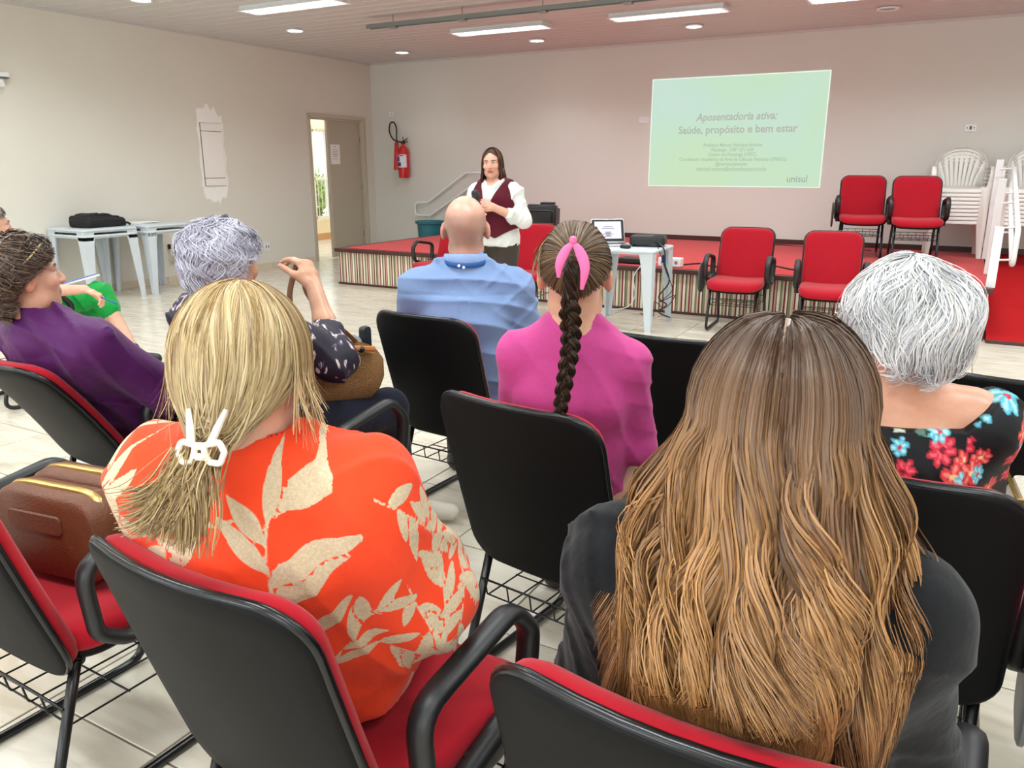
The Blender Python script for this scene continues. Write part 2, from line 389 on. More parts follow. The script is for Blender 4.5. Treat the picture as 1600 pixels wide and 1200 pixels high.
def downlight(x, y, lit, label):
    t = thing('downlight', label, 'downlight', (x, y, ZC - .012), 0, 'round downlights')
    MB().lathe([(.085, .0), (.088, -.008), (.105, -.012), (.115, -.006), (.116, .006), (.085, .008)], 24).build('rim', M_white, t, True)
    MB().lathe([(.02, -.004), (.06, -.006), (.084, -.002), (.086, .006)], 24).build('lamp', M_glow if lit else M_off, t, True)
    if lit:
        li = bpy.data.lights.new('downlight_light', 'SPOT'); li.energy = SPOT_W * 4; li.spot_size = R(120); li.spot_blend = .6; li.shadow_soft_size = .08; li.color = (.92, .985, 1)
        lo = bpy.data.objects.new('downlight_light', li); COL.objects.link(lo); lo.location = (x, y, ZC - .04)
for x, y, l, lab in [(-7.41, 7.86, 1, 'lit round downlight over the door end of the left tables'), (-7.41, 10.03, 1, 'lit round downlight in the corner by the fire extinguisher'), (-5.19, 10.0, 1, 'lit round downlight close to the back wall above the presenter'),
                     (-3.06, 9.93, 1, 'lit round downlight close to the back wall above the projected slide'), (-.96, 9.87, 0, 'unlit round downlight tilted in the ceiling, far right'), (-7.43, 5.74, 1, 'lit round downlight at the top edge above the black bag')]: downlight(x, y, l, lab)
t = thing('cable_tray', 'grey perforated steel channel hanging under the ceiling boards', 'cable tray', (-4.4, 7.6, 2.94))
b = MB(); b.box((0, 0, 0), (3.4, .004, .045)); b.box((0, .036, .02), (3.4, .07, .004)); b.box((0, .072, 0), (3.4, .004, .045)); b.build('channel', mat('grey_green_steel', srgb(128, 132, 128), rough=.5, metal=.3), t)
for x in (-1.35, -.45, .5, 1.4):
    b = MB(); b.tube([(x, .036, .02), (x, .036, .105)], .006, 6); b.box((x, .036, -.03), (.09, .06, .018), .004); b.build('hanger', M_steel, t)

# ------------------------------------------------------------------ stage, ramp, rails
st = struct(MB().box(((SX0 + SX1) / 2, (SY + YB) / 2, SZ / 2 - .012), (SX1 - SX0 - .02, YB - SY - .02, SZ - .03)).build('stage', M_stripe))
MB().box(((SX0 + SX1) / 2 + .01, (SY + YB) / 2 + .02, SZ - .012), (SX1 - SX0 - .06, YB - SY - .06, .03)).build('stage_carpet', M_carpet, st)
b = MB(); b.box(((SX0 + SX1) / 2, SY - .004, SZ - .02), (SX1 - SX0 + .04, .06, .045), .008); b.build('front_nosing', M_brown, st)
b = MB(); b.box((SX0 - .004, (SY + YB) / 2, SZ - .02), (.06, YB - SY, .045), .008); b.build('side_nosing', M_brown, st)
b = MB(); b.box(((SX0 + SX1) / 2, SY + .004, .012), (SX1 - SX0, .02, .024)); b.build('bottom_strip', M_brown, st)
rp = MB(); x0, x1 = SX1 + .02, 1.9
rp.add([(x0, SY - .06, 0), (x1, SY - .06, 0), (x1, YB - .02, 0), (x0, YB - .02, 0), (x0, SY - .06, .02), (x1, SY - .06, .02), (x1, YB - .02, SZ), (x0, YB - .02, SZ)], [(0, 3, 2, 1), (4, 5, 6, 7), (0, 1, 5, 4), (1, 2, 6, 5), (2, 3, 7, 6), (3, 0, 4, 7)])
ramp = struct(rp.build('ramp', mat('deep_red_carpet', srgb(168, 24, 28), rough=.95, spec=.1, var=.08, vscale=60)))
MB().box(((x0 + x1) / 2, SY - .07, .012), (x1 - x0, .03, .03), .004).build('ramp_edge', M_brown, ramp)
def wall_rail(name, label, pts_outer, br, rad=.02):
    t = thing(name, label, 'handrail', (0, 0, 0)); MB().tube(fillet(pts_outer, .07, 5, True), rad, 10, True).build('rail_loop', M_white, t, True)
    for a, c in br: MB().tube([a, c], .009, 8).build('bracket', M_white, t)
yr = YB - .075
wall_rail('handrail', 'white double tube handrail sloping up the back wall behind the presenter', [(-7.88, yr, .86), (-7.62, yr, .87), (-6.88, yr, 1.34), (-6.56, yr, 1.34), (-6.56, yr, 1.10), (-6.84, yr, 1.10), (-7.58, yr, .66), (-7.88, yr, .66)],
          [((-7.7, yr, .66), (-7.7, YB, .62)), ((-6.72, yr, 1.1), (-6.72, YB, 1.06)), ((-7.2, yr, 1.13), (-7.2, YB, 1.1))])
t = thing('ramp_handrail', 'white ramp handrail with flat posts at the right end of the stage', 'handrail', (0, 0, 0))
for (x, y, z0, z1) in ((.285, 7.76, SZ, .95), (.285, 8.75, SZ, 1.32), (.285, 10.2, SZ, 1.5)): MB().box((x, y, (z0 + z1) / 2), (.07, .05, z1 - z0), .006).build('post', M_white, t)
for o_, dz in ((.40, 0),): MB().tube(fillet([(.42, 7.78, .92), (.42, 10.2, 1.43), (.42, 10.2, 1.15), (.42, 7.78, .62)], .08, 5, True), .022, 10, True).build('rail_loop', M_white, t, True)
for y, z in ((7.9, .66), (7.9, .93), (8.75, .83), (8.75, 1.10), (10.1, 1.15), (10.1, 1.4)): MB().tube([(.285, y, z), (.42, y, z + .01)], .009, 8).build('bracket', M_white, t)

# ------------------------------------------------------------------ wall things
def plate(name, label, c, d, cat, slots=()):
    t = thing(name, label, cat, c); MB().box((0, 0, 0), d, .004).build('plate', M_white, t)
    for p, q in slots: MB().box(p, q).build('socket', mat('dark_socket', srgb(60, 60, 60)), t)
plate('wall_switch', 'small white blank plate high on the back wall near the corner', (-8.33, YB - .006, 2.26), (.11, .012, .075), 'switch', [((0, -.0065, 0), (.012, .003, .02))])
plate('wall_plate', 'white blank cover plate beside the left edge of the projected slide', (-4.0, YB - .006, 2.05), (.15, .012, .085), 'plate')
plate('wall_outlet', 'white wall outlet with dark sockets above the white chair stack', (-.04, YB - .006, 1.86), (.125, .012, .085), 'outlet', [((-.035, -.0065, 0), (.01, .003, .012)), ((0, -.0065, 0), (.02, .003, .04)), ((.035, -.0065, 0), (.01, .003, .012))])
plate('wall_outlet', 'white wall outlet low on the left wall by the lavender-haired woman', (XL + .006, 8.41, .31), (.012, .115, .125), 'outlet', [((.0065, -.022, 0), (.003, .014, .03)), ((.0065, .022, 0), (.003, .014, .03))])
t = thing('wall_bracket', 'small white wall lamp bracket cut by the left picture edge', 'bracket', (XL + .04, 4.93, 2.3))
MB().box((0, 0, .03), (.08, .22, .05), .01).build('body', M_white, t); MB().box((.0, 0, -.05), (.05, .12, .09), .02).build('base', M_white, t); MB().box((.005, 0, -.002), (.075, .2, .012)).build('gap', mat('dark_gap', srgb(90, 96, 98)), t)
# plastered cover panel with unpainted filler patches around
t = thing('wall_panel', 'narrow white cover plate with rough unpainted plaster on the left wall', 'wall panel', (XL, 7.59, 1.58))
M_fill = mat('white_filler', srgb(248, 246, 242), rough=.9, var=.04, vscale=14, bump=.4, bscale=30); M_pan = mat('panel_white', srgb(246, 240, 236), rough=.6)
MB().box((.012, 0, 0), (.024, .325, .585), .003).build('cover', M_pan, t)
MB().box((.011, 0, .348), (.022, .325, .095), .003).build('end_cap', M_pan, t); MB().box((.011, 0, -.348), (.022, .325, .095), .003).build('end_cap', M_pan, t); MB().box((.004, 0, 0), (.008, .345, .80)).build('back_frame', mat('dark_seam', srgb(120, 112, 104)), t)
for nm, z0, z1, sd in (('plaster_patch', .36, .66, 5), ('plaster_patch', -.36, -.66, 9)):
    r_ = np.random.default_rng(sd); P2 = []
    top = [(-.2 + .4 * k / 13, z1 * (1 - .25 * abs(k / 13 - .42) * 2) + r_.uniform(-.05, .05)) for k in range(14)]
    pl = [(-.2, z0)] + top + [(.2, z0)]; n = len(pl)
    b = MB(); b.add([(.0005, y, z) for y, z in pl] + [(.003, y, z) for y, z in pl], [tuple(range(n)), tuple(range(2 * n - 1, n - 1, -1))] + [(k, (k + 1) % n, n + (k + 1) % n, n + k) for k in range(n)])
    b.build(nm, M_fill, t)
for s in (-1, 1):
    r_ = np.random.default_rng(20 + s); pl = [(s * .165, -.40), (s * .165, .40)] + [(s * (.195 + r_.uniform(0, .03)), .40 - k * .8 / 9) for k in range(10)]; n = len(pl)
    b = MB(); b.add([(.0005, y, z) for y, z in pl] + [(.0028, y, z) for y, z in pl], [tuple(range(n)), tuple(range(2 * n - 1, n - 1, -1))] + [(k, (k + 1) % n, n + (k + 1) % n, n + k) for k in range(n)]); b.build('plaster_patch', M_fill, t)

# fire extinguisher
t = thing('fire_extinguisher', 'red fire extinguisher with black hose and red horn hung on the back wall', 'extinguisher', (-8.06, YB - .095, 1.25))
M_red = mat('glossy_red_paint', srgb(200, 26, 34), rough=.25, coat=.4)
MB().lathe([(.02, 0), (.085, .004), (.09, .02), (.09, .40), (.082, .45), (.055, .49), (.03, .51), (.028, .54)], 28).build('cylinder', M_red, t, True)
M_lab = mat('printed_label', srgb(226, 230, 238), rough=.5)
b = MB(); nl = 12
vv = [(.0915 * math.sin(a), -.0915 * math.cos(a), z) for z in (.17, .37) for a in np.linspace(-1.15, 1.15, nl)]
b.add(vv, [(k, k + 1, nl + k + 1, nl + k) for k in range(nl - 1)]); lb = b.build('label', M_lab, t)
b = MB()
for z0, z1, a0, a1 in ((.19, .25, -.9, .1), (.265, .33, -.9, -.2), (.345, .36, -.5, .6)):
    q = [(.0922 * math.sin(a), -.0922 * math.cos(a), z) for z in (z0, z1) for a in np.linspace(a0, a1, 5)]; b.add(q, [(k, k + 1, 6 + k, 5 + k) for k in range(4)])
b.build('print', mat('blue_print', srgb(50, 66, 140), rough=.5), lb)
b = MB(); b.box((0, 0, .56), (.05, .05, .05), .008); b.tube([(0, 0, .58), (.1, -.02, .62)], .009); b.tube([(0, 0, .565), (.1, -.02, .57)], .009); b.tube([(0, 0, .56), (.0, 0, .65)], .006); b.build('valve', mat('dark_valve', srgb(52, 24, 24), rough=.4), t)
hs = [(-.02, -.02, .56), (-.09, -.02, .575), (-.2, -.01, .62), (-.27, 0, .74), (-.245, 0, .86), (-.17, 0, .87), (-.12, -.01, .78), (-.115, -.02, .66), (-.115, -.02, .56)]
def smooth_path(p, n=8):
    P = [np.array(q, float) for q in p]; P = [2 * P[0] - P[1]] + P + [2 * P[-1] - P[-2]]; out = []
    for i in range(1, len(P) - 2):
        for k in range(n):
            t_ = k / n; a, b_, c, d = P[i - 1:i + 3]
            out.append(.5 * (2 * b_ + (c - a) * t_ + (2 * a - 5 * b_ + 4 * c - d) * t_ ** 2 + (3 * b_ - a - 3 * c + d) * t_ ** 3))
    out.append(P[-2]); return out
MB().tube(smooth_path(hs), .012, 8).build('hose', M_black, t, True)
MB().lathe([(.03, 0), (.062, .0), (.06, .03), (.03, .42), (.02, .44)], 18, (-.125, -.015, .13)).build('horn', M_red, t, True)
# bin
t = thing('waste_bin', 'teal plastic waste bin standing beyond the left end of the stage', 'bin', (-7.36, 10.55, 0))
M_teal = mat('teal_plastic', srgb(36, 108, 122), rough=.4)
MB().lathe([(.15, 0), (.17, .01), (.205, .56), (.235, .565), (.238, .60), (.215, .605), (.2, .59), (.165, .03), (.02, .025)], 28).build('body', M_teal, t, True, 50)
MB().tube([(.225 * math.cos(a), .225 * math.sin(a), .583) for a in np.linspace(0, 2 * math.pi, 28, endpoint=False)], .012, 8, True).build('rim', M_teal, t, True)

# ------------------------------------------------------------------ projected slide (light of the projector on the wall)
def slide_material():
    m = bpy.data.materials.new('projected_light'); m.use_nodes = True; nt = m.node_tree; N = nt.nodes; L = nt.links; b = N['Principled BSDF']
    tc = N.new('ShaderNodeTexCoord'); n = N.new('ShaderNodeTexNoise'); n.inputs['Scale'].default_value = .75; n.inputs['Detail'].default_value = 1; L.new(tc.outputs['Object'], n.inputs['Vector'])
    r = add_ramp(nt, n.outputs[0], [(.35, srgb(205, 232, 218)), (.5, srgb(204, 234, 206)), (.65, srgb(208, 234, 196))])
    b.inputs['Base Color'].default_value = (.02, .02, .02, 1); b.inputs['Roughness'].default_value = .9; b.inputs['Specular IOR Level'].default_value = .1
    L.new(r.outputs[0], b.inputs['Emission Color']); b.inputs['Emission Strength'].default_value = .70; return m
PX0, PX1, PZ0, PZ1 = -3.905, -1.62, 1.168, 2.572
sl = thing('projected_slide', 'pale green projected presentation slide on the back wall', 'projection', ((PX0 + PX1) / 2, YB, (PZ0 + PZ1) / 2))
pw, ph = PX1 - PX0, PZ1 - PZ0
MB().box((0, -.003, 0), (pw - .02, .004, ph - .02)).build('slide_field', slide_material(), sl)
b = MB(); e = .012
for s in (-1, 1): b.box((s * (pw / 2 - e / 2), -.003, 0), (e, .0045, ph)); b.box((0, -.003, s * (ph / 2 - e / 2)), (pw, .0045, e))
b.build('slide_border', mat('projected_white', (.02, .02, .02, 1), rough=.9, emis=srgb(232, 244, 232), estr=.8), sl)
def text_mesh(s, size, m, parent, loc, rot, name, bold=0, shear=0, align='CENTER', width=None):
    c = bpy.data.curves.new('txt', 'FONT'); c.body = s; c.size = size; c.offset = bold; c.shear = shear; c.align_x = align; c.align_y = 'CENTER'; c.resolution_u = 3; c.fill_mode = 'FRONT'
    o = bpy.data.objects.new('txt', c); COL.objects.link(o); dg = bpy.context.evaluated_depsgraph_get(); me = bpy.data.meshes.new_from_object(o.evaluated_get(dg))
    bpy.data.objects.remove(o)
    if width and len(me.vertices):
        xs = [v.co.x for v in me.vertices]; k = width / (max(xs) - min(xs))
        for v in me.vertices: v.co.x *= k
    me.materials.clear(); o = obj(name, me, m, parent); o.location = loc; o.rotation_euler = rot; return o
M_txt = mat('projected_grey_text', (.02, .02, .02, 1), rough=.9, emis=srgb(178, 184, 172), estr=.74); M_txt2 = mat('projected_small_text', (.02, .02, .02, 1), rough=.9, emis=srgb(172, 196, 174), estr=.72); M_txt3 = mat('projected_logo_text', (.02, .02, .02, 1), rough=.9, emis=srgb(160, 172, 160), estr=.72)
RT = (R(90), 0, 0)
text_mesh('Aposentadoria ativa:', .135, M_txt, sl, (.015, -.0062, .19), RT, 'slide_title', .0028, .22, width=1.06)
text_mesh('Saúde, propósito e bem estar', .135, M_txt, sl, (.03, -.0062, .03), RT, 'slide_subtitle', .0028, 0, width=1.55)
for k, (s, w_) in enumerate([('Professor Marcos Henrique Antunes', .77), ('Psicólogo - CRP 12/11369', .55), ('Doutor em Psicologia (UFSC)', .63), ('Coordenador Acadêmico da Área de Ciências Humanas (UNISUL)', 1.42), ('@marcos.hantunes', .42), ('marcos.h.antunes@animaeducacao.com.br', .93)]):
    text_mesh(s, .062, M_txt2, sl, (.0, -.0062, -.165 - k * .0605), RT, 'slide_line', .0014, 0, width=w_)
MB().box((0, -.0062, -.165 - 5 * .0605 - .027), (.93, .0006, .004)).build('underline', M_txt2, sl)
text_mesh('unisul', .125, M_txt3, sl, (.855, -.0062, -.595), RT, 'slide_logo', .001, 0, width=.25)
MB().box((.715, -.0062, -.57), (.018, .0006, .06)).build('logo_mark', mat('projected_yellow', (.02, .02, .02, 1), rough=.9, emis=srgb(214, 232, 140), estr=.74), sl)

# ------------------------------------------------------------------ red conference chair
M_fab = mat('red_upholstery', srgb(166, 17, 34), rough=.85, spec=.15, bump=.12, bscale=900, var=.06, vscale=8, sheen=.15)
M_shell = mat('black_shell_plastic', srgb(10, 10, 11), rough=.6, spec=.16)
M_edge = mat('black_edge_trim', srgb(14, 15, 18), rough=.25, spec=.5)
M_tubeb = mat('black_painted_tube', srgb(14, 14, 16), rough=.3, spec=.5)
M_grey = mat('grey_laminate', srgb(196, 198, 200), rough=.4)
BW, BH = .485, .555
def back_map(lean):
    def fn(x, y, t):
        v = (y + BH / 2) / BH                       # 0 bottom .. 1 top
        a = lean * (.55 + .45 * min(max(v, 0), 1)); py = -.185 - math.sin(a) * v * BH - .02 * math.sin(math.pi * min(max(v, 0), 1)); pz = .352 + math.cos(a) * v * BH
        py -= .042 * (1 - (x / (BW / 2)) ** 2) * (.35 + .65 * v)
        return (x, py + t * math.cos(a), pz + t * math.sin(a))
    return fn
def chair_meshes(lean, key):
    fn = back_map(lean); D = {}
    D['back_shell'] = (MB().pad(BW, BH, .085, [(.236, -.012), (.2, -.012), (.15, -.012), (.1, -.012), (.05, -.012), (.012, -.012), (.003, -.009), (0, -.002), (.001, .004), (.006, .006), (.03, .004), (.1, .004), (.17, .004), (.23, .004)], fn).mesh('back_shell', True, 50), M_shell)
    # outer panel sits a little behind the glossy edge roll
    P = []; n = 64
    hw, hh_, rr = BW / 2 - .004, BH / 2 - .004, .082
    for cx, cy, a0 in ((hw - rr, hh_ - rr, 0), (-hw + rr, hh_ - rr, 90), (-hw + rr, -hh_ + rr, 180), (hw - rr, -hh_ + rr, 270)):
        for k in range(8): a = R(a0 + 90 * k / 7); P.append((cx + rr * math.cos(a), cy + rr * math.sin(a)))
        cxn = None
    full = []
    for i, p in enumerate(P):
        q = P[(i + 1) % len(P)]; full.append(p)
        if (i + 1) % 8 == 0:
            for k in range(1, 6): full.append((p[0] + (q[0] - p[0]) * k / 6, p[1] + (q[1] - p[1]) * k / 6))
    D['edge_roll'] = (MB().tube([fn(x, y, .002) for x, y in full], .0085, 8, True).mesh('edge_roll', True), M_edge)
    D['backrest'] = (MB().pad(BW - .022, BH - .022, .078, [(.012, .004), (.0, .010), (-.002, .02), (.004, .034), (.016, .044), (.04, .05), (.09, .052), (.14, .053), (.18, .053), (.225, .053)], fn).mesh('backrest', True, 60), M_fab)
    def sf(x, y, t):
        fr = max(0, (y - .12) / .13); return (x, y + .04, .425 + t - .035 * fr ** 2 - .012 * (1 - (x / .24) ** 2))
    D['seat'] = (MB().pad(.485, .47, .09, [(.02, -.02), (.004, -.016), (0, -.002), (.001, .012), (.008, .028), (.022, .036), (.06, .04), (.13, .041), (.19, .041)], sf).mesh('seat', True, 60), M_fab)
    D['seat_pan'] = (MB().pad(.475, .46, .085, [(.05, -.045), (.012, -.04), (.002, -.03), (.004, -.012)], sf).mesh('seat_pan', True, 50), M_shell)
    b = MB()
    for s in (-1, 1):
        p = []
    D['leg_frame_l'] = None
    for s, nm in ((-1, 'leg_frame_l'), (1, 'leg_frame_r')):
        x = s * .205
        pts = fillet([(x, -.17, .385), (x * 1.04, -.29, .013), (x * 1.04, .245, .013), (x, .17, .385)], [.0, .055, .06, 0], 6)
        D[nm] = (MB().tube(pts, .0125, 10).mesh('leg_frame', True), M_tubeb)
    b = MB(); b.tube([(-.205, .15, .378), (.205, .15, .378)], .011, 8); D['crossbar_f'] = (b.mesh('crossbar', True), M_tubeb)
    b = MB(); b.tube([(-.205, -.16, .378), (.205, -.16, .378)], .011, 8); D['crossbar_b'] = (b.mesh('crossbar', True), M_tubeb)
    b = MB(); zb = .235
    for k in range(6): x = -.195 + .39 * k / 5; b.tube(fillet([(x, -.215, zb + .055), (x, -.205, zb), (x, .195, zb), (x, .2, zb + .05)], .01, 2), .0026, 5)
    for yy in (-.2, -.06, .07, .19): b.tube([(-.2, yy, zb), (.2, yy, zb)], .0026, 5)
    for yy in (-.215, .2): b.tube([(-.208, yy, zb + .055), (.208, yy, zb + .055)], .0035, 6)
    D['book_basket'] = (b.mesh('book_basket', True), M_tubeb)
    ring = fillet([(0, -.165, .625), (0, .10, .668), (0, .165, .60), (0, .15, .47), (0, -.085, .415), (0, -.15, .46)], [.06, .07, .06, .06, .05, .04], 5, True)
    for s, nm in ((-1, 'armrest_l'), (1, 'armrest_r')):
        b = MB(); b.tube([(s * .268, p.y, p.z) for p in ring], .024, 10, True, ry=.0165, ref=(1, 0, 0))
        b.box((s * .262, .02, .415), (.03, .1, .06), .01); b.box((s * .235, .02, .395), (.08, .06, .022), .006)
        D[nm] = (b.mesh('armrest', True, 60), M_black)
    return D
CH = {}
def chair(name, label, x, y, deg, z=0, lean=17, arms='lr', tablet=None, group=None, legs=True):
    if lean not in CH: CH[lean] = chair_meshes(R(lean), lean)
    t = thing(name, label, 'chair', (x, y, z), R(deg), group)
    for k, (me, m) in CH[lean].items():
        if k == 'armrest_l' and 'l' not in arms or k == 'armrest_r' and 'r' not in arms: continue
        if k == 'edge_roll': obj('edge_roll', me, m, bs)
        else:
            o = obj(k[:-2] if k[-2] == '_' else k, me, m, t)
            if k == 'back_shell': bs = o
    if tablet:
        kind, s = tablet
        if kind == 'raised':       # writing tablet folded upright beside the armrest
            b = MB(); b.pad(.25, .30, .09, [(.01, -.006), (0, -.003), (0, .006), (.01, .009)], lambda x_, y_, h: (s * .27 + h, .44 + x_, .62 + y_)); o = b.build('writing_tablet', M_grey, t, True)
            b = MB(); b.pad(.05, .32, .02, [(.004, -.01), (0, .0), (.004, .02)], lambda x_, y_, h: (s * .27 + h, .57 + x_, .63 + y_)); b.build('tablet_frame', M_black, t, True)
        else:                      # tablet hanging down outside the armrest
            b = MB(); b.pad(.24, .27, .08, [(.008, -.008), (0, -.004), (0, .004), (.008, .008)], lambda x_, y_, h: (s * .315 + h, .06 + x_, .46 + y_)); o = b.build('folded_tablet', kind, t, True)
    return t
# front row before the stage faces the audience; seats in rows face the stage
chair('red_chair', 'empty red chair just right of the laptop table, before the stage', -1.68, 7.2, 183, tablet=(mat('dark_grey_plastic', srgb(70, 72, 76), rough=.5), 1))
chair('red_chair', 'empty red chair nearest the ramp, before the stage', -.90, 7.14, 188)
chair('red_chair', 'red chair behind the presenter, partly hidden by the pink-tied hair', -3.62, 6.72, 186)
chair('red_chair', 'red chair mostly hidden behind the bald man, left before the stage', -4.72, 6.98, 176)
chair('red_chair', 'left of the two empty red chairs up on the stage', -.98, 9.86, 190, SZ, tablet=(M_black, 1))
chair('red_chair', 'right of the two empty red chairs up on the stage', -.42, 9.58, 188, SZ)
chair('audience_chair', 'black-backed chair carrying the bald man in the blue shirt', -1.72, 2.77, -4)
chair('audience_chair', 'black-backed chair carrying the woman in the pink top', -.83, 1.92, -8)
chair('audience_chair', 'black-backed chair carrying the woman in the orange leaf blouse', -.88, 1.0, -3)
chair('audience_chair', 'black-backed chair at the bottom edge carrying the long-haired woman', -.17, 1.03, -2)
chair('audience_chair', 'black-backed chair carrying the white-haired woman in the floral blouse', -.05, 1.87, -2)
chair('audience_chair', 'black-backed chair leaning far back under the woman in purple', -2.66, 1.86, -3, lean=34)
chair('audience_chair', 'red chair of the lavender-haired woman with a raised writing tablet', -1.86, 1.93, -3, tablet=('raised', -1))
chair('audience_chair', 'red chair holding the brown leather handbag, left foreground', -1.76, 1.03, -2)
chair('audience_chair', 'empty black-backed chair between the pink top and the long brown hair', -.81, 2.83, -2)
chair('audience_chair', 'empty black-backed chair at the right edge before the white-haired woman', .23, 2.76, -2)
chair('audience_chair', 'chair of the woman in green trousers at the left edge', -5.06, 2.80, -6)
chair('audience_chair', 'chair cut by the right edge with a hanging grey tablet', .545, 1.62, -2, tablet=(mat('mid_grey_plastic', srgb(120, 122, 124), rough=.35), -1))
# ------------------------------------------------------------------ plastic tables
def table_meshes():
    D = {}; w = .66; h = .72
    D['table_top'] = MB().pad(w, w, .05, [(.012, -.012), (.0, -.008), (0, .006), (.006, .012), (.03, .012), (.2, .012)], lambda x, y, t: (x, y, h - .012 + t)).mesh('table_top', True, 40)
    b = MB(); a = w / 2 - .025
    for s in (-1, 1): b.box((0, s * a, h - .031), (w - .16, .012, .018), .003); b.box((s * a, 0, h - .031), (.012, w - .16, .018), .003)
    D['apron'] = b.mesh('apron')
    # L section leg, tapering and flaring outward toward the floor
    b = MB(); sec = []
    for z, wd, out in ((0, .052, .012), (.03, .054, .012), (.60, .105, 0), (h - .022, .125, 0)):
        c = w / 2 - .012 + out; th = .014
        sec.append([(c, c, z), (c - wd, c, z), (c - wd, c - th, z), (c - th, c - th, z), (c - th, c - wd, z), (c, c - wd, z)])
    v = [p for s in sec for p in s]; f = [tuple(range(6)), tuple(range(18, 24))]
    for i in range(3):
        for k in range(6): f.append((i * 6 + k, i * 6 + (k + 1) % 6, i * 6 + 6 + (k + 1) % 6, i * 6 + 6 + k))
    D['leg'] = b.add(v, f).mesh('leg'); return D
TD = table_meshes()
def table(label, x, y, z=0, deg=0, legs=True):
    t = thing('plastic_table', label, 'table', (x, y, z), R(deg), 'white plastic tables')
    obj('table_top', TD['table_top'], M_tabpl, t); obj('apron', TD['apron'], M_tabpl, t)
    for k in range(4): o = obj('leg', TD['leg'], M_tabpl, t); o.rotation_euler = (0, 0, k * math.pi / 2)
    return t
table('lower white plastic table of the stack under the black bag', -8.40, 5.53, 0)
table('upper white plastic table of the stack, under the black bag', -8.40, 5.53, .062)
table('lower white plastic table of the stack nearer the door', -8.38, 6.27, 0, 2)
table('upper white plastic table of the stack nearer the door, with papers', -8.38, 6.27, .062, 2)
table('white plastic table carrying the laptop and projector before the stage', -2.63, 6.95, 0, 2)
# black laptop bag
t = thing('laptop_bag', 'black padded laptop bag lying on the left white table', 'bag', (-8.42, 5.62, .782), R(4))
M_nyl = mat('black_nylon', srgb(16, 16, 18), rough=.7, bump=.5, bscale=18, var=.3, vscale=10)
def bagf(x, y, h): s = (y + .25) / .5; return (x, y, h * (1.0 - .35 * max(0, s - .55) / .45) + .006 * math.sin(y * 40) * (h > .05))
MB().pad(.34, .50, .05, [(.02, 0), (0, .012), (-.004, .06), (.004, .11), (.02, .128), (.06, .132), (.12, .134)], bagf).build('body', M_nyl, t, True, 60)
MB().pad(.26, .40, .04, [(0, .125), (.0, .14), (.02, .147), (.08, .147)], bagf).build('front_pocket', M_nyl, t, True, 60)
MB().tube(smooth_path([(.1, .2, .05), (.13, .28, .03), (.1, .34, .012), (.05, .36, .01)]), .011, 6, ry=.004).build('strap', M_nyl, t)
MB().tube([(.171, -.2, .085), (.172, 0, .088), (.17, .2, .075)], .004, 6).build('zipper', mat('dark_zip', srgb(60, 60, 62), rough=.4), t)
for k, (dx, dy, rz) in enumerate(((0, 0, .1), (.015, .03, -.15))):
    o = MB().box((0, 0, .004), (.21, .297, .008), .001).build('paper_sheets', M_paper); o.location = (-8.5 + dx, 6.2 + dy, .783 + k * .0085); o.rotation_euler = (0, 0, rz)
    tag(o, ['lower sheaf of white papers on the white table nearer the door', 'upper sheaf of white papers on the white table nearer the door'][k], 'papers')
t = thing('cord_bundle', 'small tangled pale cord hanging from the wall by the tables', 'cord', (XL + .03, 6.75, .30))
MB().tube(smooth_path([(0, 0, .12), (.02, -.02, .05), (.03, .04, 0), (.02, .09, -.02), (.01, .05, .03), (.03, .0, -.02), (.02, .07, -.03), (.03, .03, .02)]), .007, 6).build('cord', mat('pale_cord', srgb(206, 198, 180), rough=.6), t, True)
MB().box((-.01, 0, .15), (.03, .03, .06), .006).build('plug', M_black, t)

# ------------------------------------------------------------------ laptop, projector, cables
t = thing('laptop', 'open silver laptop showing the slide on the white table', 'laptop', (-2.80, 6.93, .721), R(38))
M_alu = mat('silver_aluminium', srgb(206, 208, 210), rough=.35, metal=.5)
MB().pad(.32, .22, .02, [(.004, 0), (0, .003), (0, .013), (.003, .016)], lambda x, y, h: (x, y, h)).build('base', M_alu, t, True, 40)
MB().box((0, .02, .017), (.28, .1, .002)).build('keyboard', M_black, t)
A = Matrix.Rotation(R(-18), 3, 'X')
def lid(x, y, h): p = A @ Vector((x, -h, y + .115)); return (p.x, p.y + .112, p.z + .016)
MB().pad(.32, .225, .02, [(.004, -.004), (0, -.002), (0, .004), (.003, .006)], lid).build('lid', M_alu, t, True, 40)
scr = MB(); scr.pad(.305, .205, .012, [(0, .0062), (0, .0068)], lid); so = scr.build('screen_bezel', M_black, t)
b = MB(); b.add([lid(x, y, .0074) for x, y in ((-.128, -.078), (.128, -.078), (.128, .085), (-.128, .085))], [(0, 1, 2, 3)]); b.build('screen', mat('lit_screen', (.02, .02, .02, 1), emis=srgb(226, 226, 236), estr=.95), so)
M_st = mat('screen_text', (.02, .02, .02, 1), emis=srgb(110, 106, 130), estr=.8); b = MB()
for y_, w_ in ((.035, .09), (.018, .12), (-.015, .06), (-.025, .05), (-.035, .1), (-.045, .04), (-.055, .07)): b.add([lid(x, y, .0078) for x, y in ((-w_ / 2, y_ - .0035), (w_ / 2, y_ - .0035), (w_ / 2, y_ + .0035), (-w_ / 2, y_ + .0035))], [(0, 1, 2, 3)])
b.build('screen_text', M_st, so)
t = thing('projector', 'black projector on the white table behind the laptop', 'projector', (-2.50, 7.08, .721), R(12))
MB().pad(.32, .25, .03, [(.01, .012), (.0, .02), (0, .075), (.008, .092), (.03, .096), (.1, .096)], lambda x, y, h: (x, y, h)).build('body', M_black, t, True, 40)
MB().tube([(-.08, .12, .055), (-.08, .145, .055)], .032, 16).build('lens', mat('lens_glass', srgb(30, 34, 48), rough=.1), t, True)
b = MB()
for k in range(8): b.box((.1, -.1 + k * .02, .0965), (.1, .006, .002))
